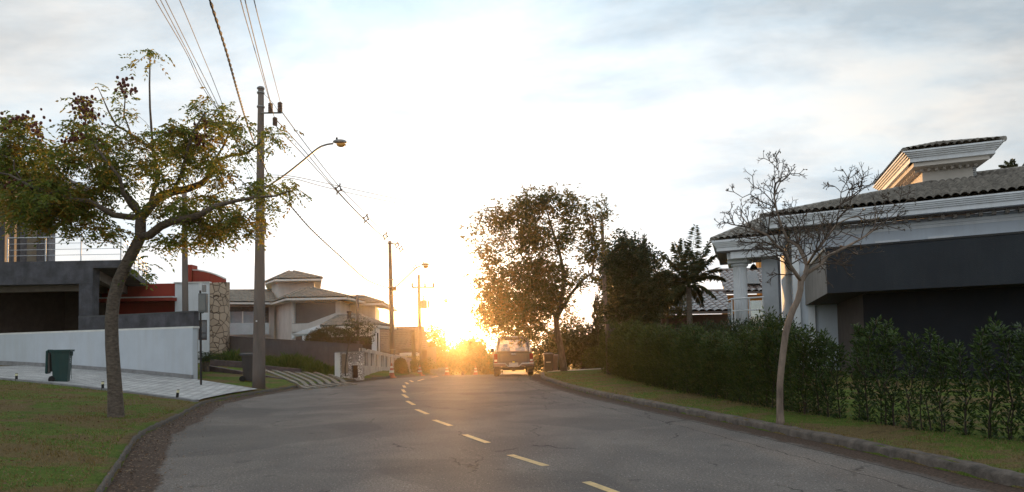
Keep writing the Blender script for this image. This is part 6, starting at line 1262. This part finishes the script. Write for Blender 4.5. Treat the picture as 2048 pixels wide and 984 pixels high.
# timber rail fence at the left end of the hedge
fe = thing('rail_fence', 'dark timber rail with a square post above the left end of the hedge', 'fence', (XY(1318, 24).x, 24, .2)); m = MB(); a, b = P(1214, 657, 28.0), P(1318, 650, 24.4)
m.hexa([a+Vector((0, 0, -.16)), b+Vector((0, 0, -.16)), b+Vector((0, .12, -.16)), a+Vector((0, .12, -.16))], [a, b, b+Vector((0, .12, 0)), a+Vector((0, .12, 0))]); m.build('rail', mat('dark_timber', (.10, .075, .06), stretch=(1, 1, 1)), fe)
for px, Y in ((1320, 24.3), (1262, 26.4), (1216, 27.9)): q = P(px, 648, Y); m = MB(); m.prism([(q.x-.09, Y-.02), (q.x+.09, Y-.02), (q.x+.09, Y+.15), (q.x-.09, Y+.15)], .1, q.z); m.build('post', mat('dark_timber', (.1, .075, .06)), fe)
# meter box on a thin dark post
Y = G(402.5, 762, .45).y; q = XY(402.5, Y); mp_ = thing('meter_post', 'thin dark post carrying a grey electricity meter box beside the white wall', 'meter post', (q.x, Y, gz(q.x, Y))); m = MB(); m.tube([(q.x, Y, gz(q.x, Y)-.2), P(400.5, 575, Y)[:]], .035, 8); m.build('post', M_BLACK, mp_)
q0 = P(406.5, 606, Y-.1); m = MB(); m.box(q0[:], (.26, .2, .62), R(8)); bx_ = m.build('meter_box', mat('grey_meter_box', (.16, .16, .155), rough=.6), mp_, bevel=.012); m = MB(); m.box((q0.x+.01, q0.y-.11, q0.z), (.20, .02, .50), R(8)); m.build('box_door', mat('grey_meter_door', (.20, .20, .19), rough=.5), bx_)
q0 = P(402, 574, Y); m = MB(); m.box(q0[:], (.10, .10, .24)); m.build('junction_box', M_ALU, mp_, bevel=.01); q0 = P(408.5, 577, Y); m = MB(); m.box(q0[:], (.11, .08, .24)); m.build('light_fitting', M_GALV, mp_, bevel=.01)
m = MB(); m.tube(catm([(401, 622, Y-.02), (404, 626, Y-.1), (407, 625, Y-.12), (406, 622, Y-.1)]), .012, 6); m.build('conduit', M_BLACK, mp_)
# ------------------------------------------------------------------ wheelie bins
M_BING = mat('green_bin_plastic', (.016, .050, .046), rough=.45, var=.15, vscale=4, bump=.1, dirt=((.05, .05, .04), .4)); M_BINB = mat('charcoal_bin_plastic', (.045, .042, .045), rough=.5, var=.2, bump=.1, dirt=((.08, .07, .06), .4)); M_RUB = mat('black_rubber', (.015, .014, .014), rough=.8, var=.2)
def wheelie(label, x, y, rz_, M_, open_=False, s=1.0, z=None, group=None, sticker=False, mark=False):
    """front of the bin faces local +x, hinge and wheels at -x"""
    t = thing('wheelie_bin', label, 'wheelie bin', (x, y, gz(x, y) if z is None else z), rz_, group); t.scale = (s, s, s)
    m = MB(); b = [(-.24, -.20, .05), (.25, -.20, .0), (.25, .20, .0), (-.24, .20, .05)]; tp = [(-.30, -.27, .96), (.34, -.27, .96), (.34, .27, .96), (-.30, .27, .96)]
    m.hexa([Vector(v) for v in b], [Vector(v) for v in tp]); m.build('body', M_, t, local=True, bevel=.02)
    m = MB()
    for (c, sz) in (((.02, -.29, .975), (.74, .035, .06)), ((.02, .29, .975), (.74, .035, .06)), ((.375, 0, .975), (.03, .545, .06)), ((-.335, 0, .975), (.03, .545, .06))): m.box(c, sz)
    m.build('rim', M_, t, local=True)
    m = MB(); m.tube([(-.36, -.22, 1.0), (-.40, -.22, 1.0), (-.40, .22, 1.0), (-.36, .22, 1.0)], .018, 8); m.build('handle', M_, t, local=True)
    if open_:
        m = MB(); m.hexa([Vector(v) for v in ((-.50, -.25, .30), (-.42, -.25, .28), (-.42, .25, .28), (-.50, .25, .30))], [Vector(v) for v in ((-.47, -.28, .98), (-.40, -.28, 1.0), (-.40, .28, 1.0), (-.47, .28, .98))]); ld = m.build('lid', M_, t, local=True, bevel=.02)
        m = MB(); m.box((-.385, 0, .62), (.06, .42, .56)); m.build('lid_lining', mat('grimy_lid_lining', (.12, .10, .09), rough=.7), ld, local=True, bevel=.015)
    else:
        m = MB(); m.hexa([Vector(v) for v in ((-.36, -.31, 1.007), (.42, -.31, 1.007), (.42, .31, 1.007), (-.36, .31, 1.007))], [Vector(v) for v in ((-.32, -.26, 1.06), (.36, -.26, 1.04), (.36, .26, 1.04), (-.32, .26, 1.06))]); m.build('lid', M_, t, local=True, bevel=.015)
    for sd in (-1, 1):
        m = MB(); m.tube([(-.27, sd*.215, .11), (-.27, sd*.275, .11)], .11, 18); m.build('wheel', M_RUB, t, local=True, bevel=.01)
    m = MB(); m.tube([(-.27, -.21, .11), (-.27, .21, .11)], .014, 8); m.build('axle', M_GALV, t, local=True)
    m = MB()
    for k in range(4): m.box((.352, -.18+.12*k, .88), (.02, .03, .12))
    for sd in (-1, 1): m.box((.30, sd*.235, .5), (.012, .02, .8))
    m.build('ribs', M_, t, local=True)
    if sticker: m = MB(); m.box((.30, 0, .63), (.006, .26, .22)); m.build('sticker', mat('white_sticker', (.6, .6, .58), rough=.6, var=.2, vscale=25), t, local=True)
    if mark:
        m = MB()
        for c, sz in (((.321, -.02, .73), (.006, .09, .018)), ((.3185, .025, .70), (.006, .02, .06)), ((.3165, -.01, .67), (.006, .07, .018)), ((.3125, -.045, .64), (.006, .02, .06)), ((.309, -.01, .61), (.006, .09, .018))): m.box(c, sz)
        m.build('stencil_mark', M_ALU, t, local=True)
    return t
gb = G(135, 758, .60); Yb = 21.35; xb = XY(124, Yb).x
wheelie('open green wheelie bin with its lid hanging back at the lawn edge of the driveway', xb, Yb, R(20), M_BING, open_=True, mark=True, z=gz(xb, Yb)-.01).scale = (.76, .82, 1.0)
Yb = 26.0; q = XY(503, Yb); wheelie('charcoal wheelie bin half hidden behind the near utility pole', q.x, Yb, R(8), M_BINB, z=gz(q.x, Yb))
Yb = 35.4; q = XY(1094, Yb); wheelie('grey wheelie bin with a white sticker beside the pickup', q.x, Yb, R(-90), M_BINB, s=.88, sticker=True)
q = XY(1106, 36.2); wheelie('pale lidded wheelie bin just right of the stickered bin', q.x, 36.2, R(-100), mat('mauve_bin_plastic', (.16, .13, .14), rough=.55), s=.8)
# ------------------------------------------------------------------ driveway bollard lights
for px, py, h, lb in ((41.5, 747, 15, 'bollard light furthest up the driveway edge'), (214.5, 770, 17, 'bollard light just left of the street tree trunk'), (361, 794, 19, 'leaning bollard light nearest the kerb')):
    # stand them on the near edge of the drive
    best = min((abs((lambda v: 1024+F*(v.x/v.y) if True else 0)(drive_pt(i/400, 0)) - px - 0), i) for i in range(401))[1]; p = drive_pt(best/400, 0); x, y = p.x-.05, p.y-.12; z = gz(x, y)
    t = thing('bollard_light', 'small black garden '+lb, 'bollard light', (x, y, z), group='bollard lights along the driveway'); H = h*y/F; lean = .05 if 'leaning' in lb else 0
    m = MB(); m.tube([(x, y, z-.1), (x+lean*.75, y, z+H*.68)], .035, 10); m.build('post', M_BLACK, t); m = MB(); m.tube([(x+lean*.75, y, z+H*.682), (x+lean, y, z+H*.95)], .036, 10); m.build('lens', mat('cream_lens', (.75, .70, .45), rough=.4, var=.05), t); m = MB(); m.tube([(x+lean, y, z+H*.952), (x+lean, y, z+H)], .037, 10); m.build('cap', M_BLACK, t)
# ------------------------------------------------------------------ traffic cones
M_CONE = mat('faded_orange_plastic', (.36, .12, .06), rough=.6, var=.2, vscale=5); M_CW = mat('cone_band_white', (.7, .68, .62), rough=.6)
def cone(label, x, y, h=.75):
    t = thing('traffic_cone', label, 'traffic cone', (x, y, rz(y)+.004), random.uniform(0, 1), group='traffic cones along the street'); m = MB(); m.box((0, 0, .02), (.42, .42, .04)); m.build('base', M_CONE, t, local=True, bevel=.01)
    R_ = lambda z: .15-.125*(z-.04)/(h-.04); pr = [.04, .22, .34, .46, .56, h]
    m = MB(); m.lathe((0, 0, 0), [(R_(.04), .041), (R_(h), h)], 18); m.build('body', M_CONE, t, local=True, smooth=True, sharp=40)
    for a, b in ((.26*h/.75, .38*h/.75), (.50*h/.75, .60*h/.75)): m = MB(); m.lathe((0, 0, 0), [(R_(a)+.004, a), (R_(b)+.004, b)], 18); m.build('white_band', M_CW, t, local=True)
for lb, px, Y in (('orange and white cone on the kerb before the middle pole', 782, 33.6), ('orange cone at the foot of the crossarm pole', 838, 37.5), ('orange cone directly below the low sun', 892, 41.5), ('white banded cone on the road left of the pickup', 949, 44.0)):
    q = XY(px, Y); cone(lb, q.x, Y, .70 if px < 800 else .58)
# low street barriers and blocks in the glare
for lb, px, Y, w, h in (('low pale concrete block at the street edge left of the sun', 868, 44, .55, .42), ('grey printed street barrier panel left of the low sun', 884, 43, .62, .5)):
    q = XY(px, Y); m = MB(); m.box((q.x, Y, rz(Y)+h/2+.003), (w, .25, h)); m.box((q.x, Y, rz(Y)+.06), (w+.1, .4, .1)); tag(m.build('concrete_block', MCON, bevel=.02), lb, 'concrete block')
# ------------------------------------------------------------------ parked pickup
def pickup():
    Yt = 32.2; q = XY(1027.5, Yt, 745); t = thing('pickup_truck', 'dusty brown double cab pickup parked by the right kerb facing away', 'pickup truck', (q.x, Yt, 0.004), R(.5))
    M_P = mat('dusty_brown_car_paint', (.060, .042, .038), rough=.38, var=.15, vscale=2, bump=.02, spec=.6, dirt=((.11, .085, .07), .5)); M_C = mat('chrome', (.75, .73, .70), rough=.18, metal=1, var=.05, bump=0); M_D = mat('black_plastic', (.02, .018, .018), rough=.6); M_RL = mat('red_lamp_lens', (.16, .018, .012), rough=.25, var=.1, bump=0); M_T = M_RUB
    W = .91
    def sect(prof, y, zs=1): return [Vector((x, y, z)) for x, z in prof]
    def loft(secs, name, m_, bevel=0, parent=t, smooth=False):
        mb = MB(); n = len(secs[0]); vs = [v for s_ in secs for v in s_]; fs = [(i*n+k, i*n+(k+1) % n, (i+1)*n+(k+1) % n, (i+1)*n+k) for i in range(len(secs)-1) for k in range(n)]+[tuple(range(n-1, -1, -1)), tuple((len(secs)-1)*n+k for k in range(n))]; mb.add(vs, fs); return mb.build(name, m_, parent, local=True, bevel=bevel, smooth=smooth, sharp=35)
    def ring(w, z0, z1, tuck=.06): return [(-w+.08, z0), (w-.08, z0), (w, z0+.18), (w+.01, z1-.25), (w-tuck, z1), (-w+tuck, z1), (-w-.01, z1-.25), (-w, z0+.18)]
    # lower body: from tailgate (y=0) to the nose (y=5.1)
    loft([sect(ring(W, .46, 1.08, .05), .04), sect(ring(W+.015, .44, 1.09, .05), 1.2), sect(ring(W+.01, .42, 1.08, .06), 3.6), sect(ring(W, .42, 1.05, .10), 4.4), sect(ring(W-.04, .44, .98, .14), 5.0), sect(ring(W-.14, .48, .86, .2), 5.15)], 'body', M_P, .02)
    # cab shell as pillars, roof and dark interior floor, so that light passes through its windows
    rw, bw = .66, .83; yb, yf, yrb, yrf = 1.62, 3.75, 1.80, 3.0; zb, zr = 1.085, 1.80
    m = MB(); m.hexa([Vector(v) for v in ((-rw-.02, yrb, zr-.10), (rw+.02, yrb, zr-.10), (rw+.02, yrf, zr-.10), (-rw-.02, yrf, zr-.10))], [Vector(v) for v in ((-rw+.08, yrb+.06, zr+.03), (rw-.08, yrb+.06, zr+.03), (rw-.08, yrf-.08, zr+.02), (-rw+.08, yrf-.08, zr+.02))]); m.build('roof', M_P, t, local=True, bevel=.03)
    for sd in (-1, 1):
        for (y0, y1) in ((yb, yrb), (2.55, 2.6), (yf, yrf)):
            m = MB(); m.tube([(sd*bw, y0, zb-.03), (sd*(bw*.35+rw*.65), y0*.4+y1*.6, zb+.48), (sd*rw, y1, zr-.04)], [.085, .075, .065], 8); m.build('pillar', M_P, t, local=True)
    GLS = glass_mat('car_glass', (.34, .30, .25), .03, .80)
    def pane(name, c4): m = MB(); m.add([Vector(v) for v in c4], [(0, 1, 2, 3)]); m.build(name, GLS, t, local=True)
    pane('rear_window', ((-bw+.07, yb+.02, zb), (bw-.07, yb+.02, zb), (rw-.02, yrb-.02, zr-.06), (-rw+.02, yrb-.02, zr-.06))); pane('windscreen', ((-bw+.05, yf, zb), (bw-.05, yf, zb), (rw-.03, yrf+.02, zr-.06), (-rw+.03, yrf+.02, zr-.06)))
    for sd in (-1, 1): pane('side_window', ((sd*(bw+.01), yb+.1, zb), (sd*(bw+.01), yf-.1, zb), (sd*(rw+.02), yrf, zr-.06), (sd*(rw+.02), yrb+.1, zr-.06)))
    m = MB(); m.box((0, yb-.02, zb+.03), (1.60, .06, .10)); m.build('cab_rear_sill', M_P, t, local=True)
    for x in (-.36, .36):
        m = MB(); m.box((x, 2.6, 1.12), (.46, .12, .40)); st = m.build('seat', M_D, t, local=True, bevel=.03); m = MB(); m.box((x, 2.58, 1.42), (.24, .09, .18)); m.build('headrest', M_D, st, local=True, bevel=.03)
    m = MB(); m.box((0, yrf-.05, 1.66), (.22, .03, .07)); m.build('interior_mirror', M_D, t, local=True)
    # bed: tailgate, rim and sides
    m = MB(); m.box((0, .0, .83), (1.44, .07, .50)); tg_ = m.build('tailgate', M_P, t, local=True, bevel=.015)
    m = MB(); m.box((0, -.037, .87), (1.20, .012, .30)); m.build('tailgate_panel', mat('dusty_tailgate_panel', (.11, .085, .075), rough=.55, var=.12), tg_, local=True, bevel=.006)
    m = MB(); m.box((0, -.045, 1.03), (.22, .03, .04)); m.build('handle', M_C, tg_, local=True, bevel=.006)
    m = MB(); m.box((0, -.046, .665), (.10, .008, .055)); m.build('yellow_sticker', mat('yellow_sticker', (.75, .60, .04), var=.05), tg_, local=True)
    m = MB(); m.box((0, .0, 1.095), (1.76, .10, .03)); m.build('bed_rail_cap', M_D, t, local=True)
    for sd in (-1, 1):
        m = MB(); m.box((sd*.815, .0, .84), (.16, .10, .42)); tl = m.build('tail_light', M_RL, t, local=True, bevel=.012); m = MB(); m.box((sd*.815, -.053, .74), (.12, .01, .09)); m.build('reverse_lens', mat('clear_lens', (.5, .45, .42), rough=.3), tl, local=True)
        # roll bar hoops behind the cab
        m = MB(); m.tube([(sd*.80, 1.30, 1.08), (sd*.79, 1.42, 1.35), (sd*.72, 1.50, 1.66), (sd*.60, 1.52, 1.80), (sd*.45, 1.52, 1.83)], .038, 8); m.tube([(sd*.80, 1.0, 1.08), (sd*.785, 1.22, 1.35), (sd*.71, 1.40, 1.64), (sd*.64, 1.50, 1.76)], .030, 8); m.build('roll_bar', M_C, t, local=True, smooth=True)
        # mirrors
        m = MB(); m.box((sd*1.03, 3.35, 1.18), (.20, .12, .20)); mr = m.build('door_mirror', M_D, t, local=True, bevel=.03); m = MB(); m.tube([(sd*.84, 3.38, 1.12), (sd*.95, 3.36, 1.14)], .025, 6); m.build('mirror_arm', M_D, mr, local=True)
        for yy in (.95, 4.25):
            m = MB(); m.tube([(sd*.66, yy, .355), (sd*.70, yy, .355), (sd*.90, yy, .355), (sd*.925, yy, .355)], [.31, .36, .36, .31], 26); wh = m.build('wheel', M_T, t, local=True); m = MB(); m.tube([(sd*.90, yy, .355), (sd*.932, yy, .355)], [.22, .19], 20); m.build('rim', M_C, wh, local=True)
        m = MB(); n = 14; pts = [(sd*.915, .95-.47*math.cos(math.pi*k/n), .38+.47*math.sin(math.pi*k/n)) for k in range(n+1)]; m.tube(pts, .045, 6); m.build('wheel_arch', M_D, t, local=True)
        m = MB(); m.box((sd*.78, .62, .34), (.24, .02, .34)); m.build('mud_flap', M_D, t, local=True)
    m = MB(); m.tube([(-.45, 1.52, 1.83), (.45, 1.52, 1.83)], .038, 8); m.build('roll_bar_hoop', M_C, t, local=True)
    # bumper
    for sd in (-1, 1): m = MB(); m.hexa([Vector(v) for v in ((sd*.92, -.06, .46), (sd*.36, -.14, .46), (sd*.36, -.02, .46), (sd*.92, .08, .46))], [Vector(v) for v in ((sd*.93, -.06, .60), (sd*.36, -.14, .60), (sd*.36, -.02, .60), (sd*.93, .08, .60))]); m.build('bumper', mat('dull_bumper', (.11, .085, .075), rough=.35, metal=.3), t, local=True); m = MB(); m.tube([(sd*.92, -.075, .605), (sd*.36, -.15, .605)], .022, 8); m.build('bumper_trim', M_C, t, local=True)
    m = MB(); m.box((0, -.10, .47), (.72, .10, .08)); m.build('bumper_step', M_D, t, local=True, bevel=.01); m = MB(); m.tube([(-.38, -.15, .60), (-.26, -.16, .475), (.26, -.16, .475), (.38, -.15, .60)], .020, 8); m.build('bumper_trim', M_C, t, local=True)
    m = MB(); m.box((0, -.085, .575), (.42, .012, .13)); m.build('number_plate', mat('grey_plate', (.42, .38, .35), rough=.5, var=.15, vscale=30), t, local=True)
    m = MB(); m.box((0, -.10, .385), (.10, .20, .07)); m.ball((0, -.22, .45), .028, 8); m.build('tow_hitch', M_D, t, local=True)
    m = MB(); m.tube([(-.80, .95, .36), (.80, .95, .36)], .05, 8); m.ball((0, .95, .36), .15, 10); m.build('rear_axle', M_D, t, local=True)
    m = MB(); m.box((0, 2.4, .36), (1.0, 3.8, .16)); m.build('chassis', M_D, t, local=True)
pickup()
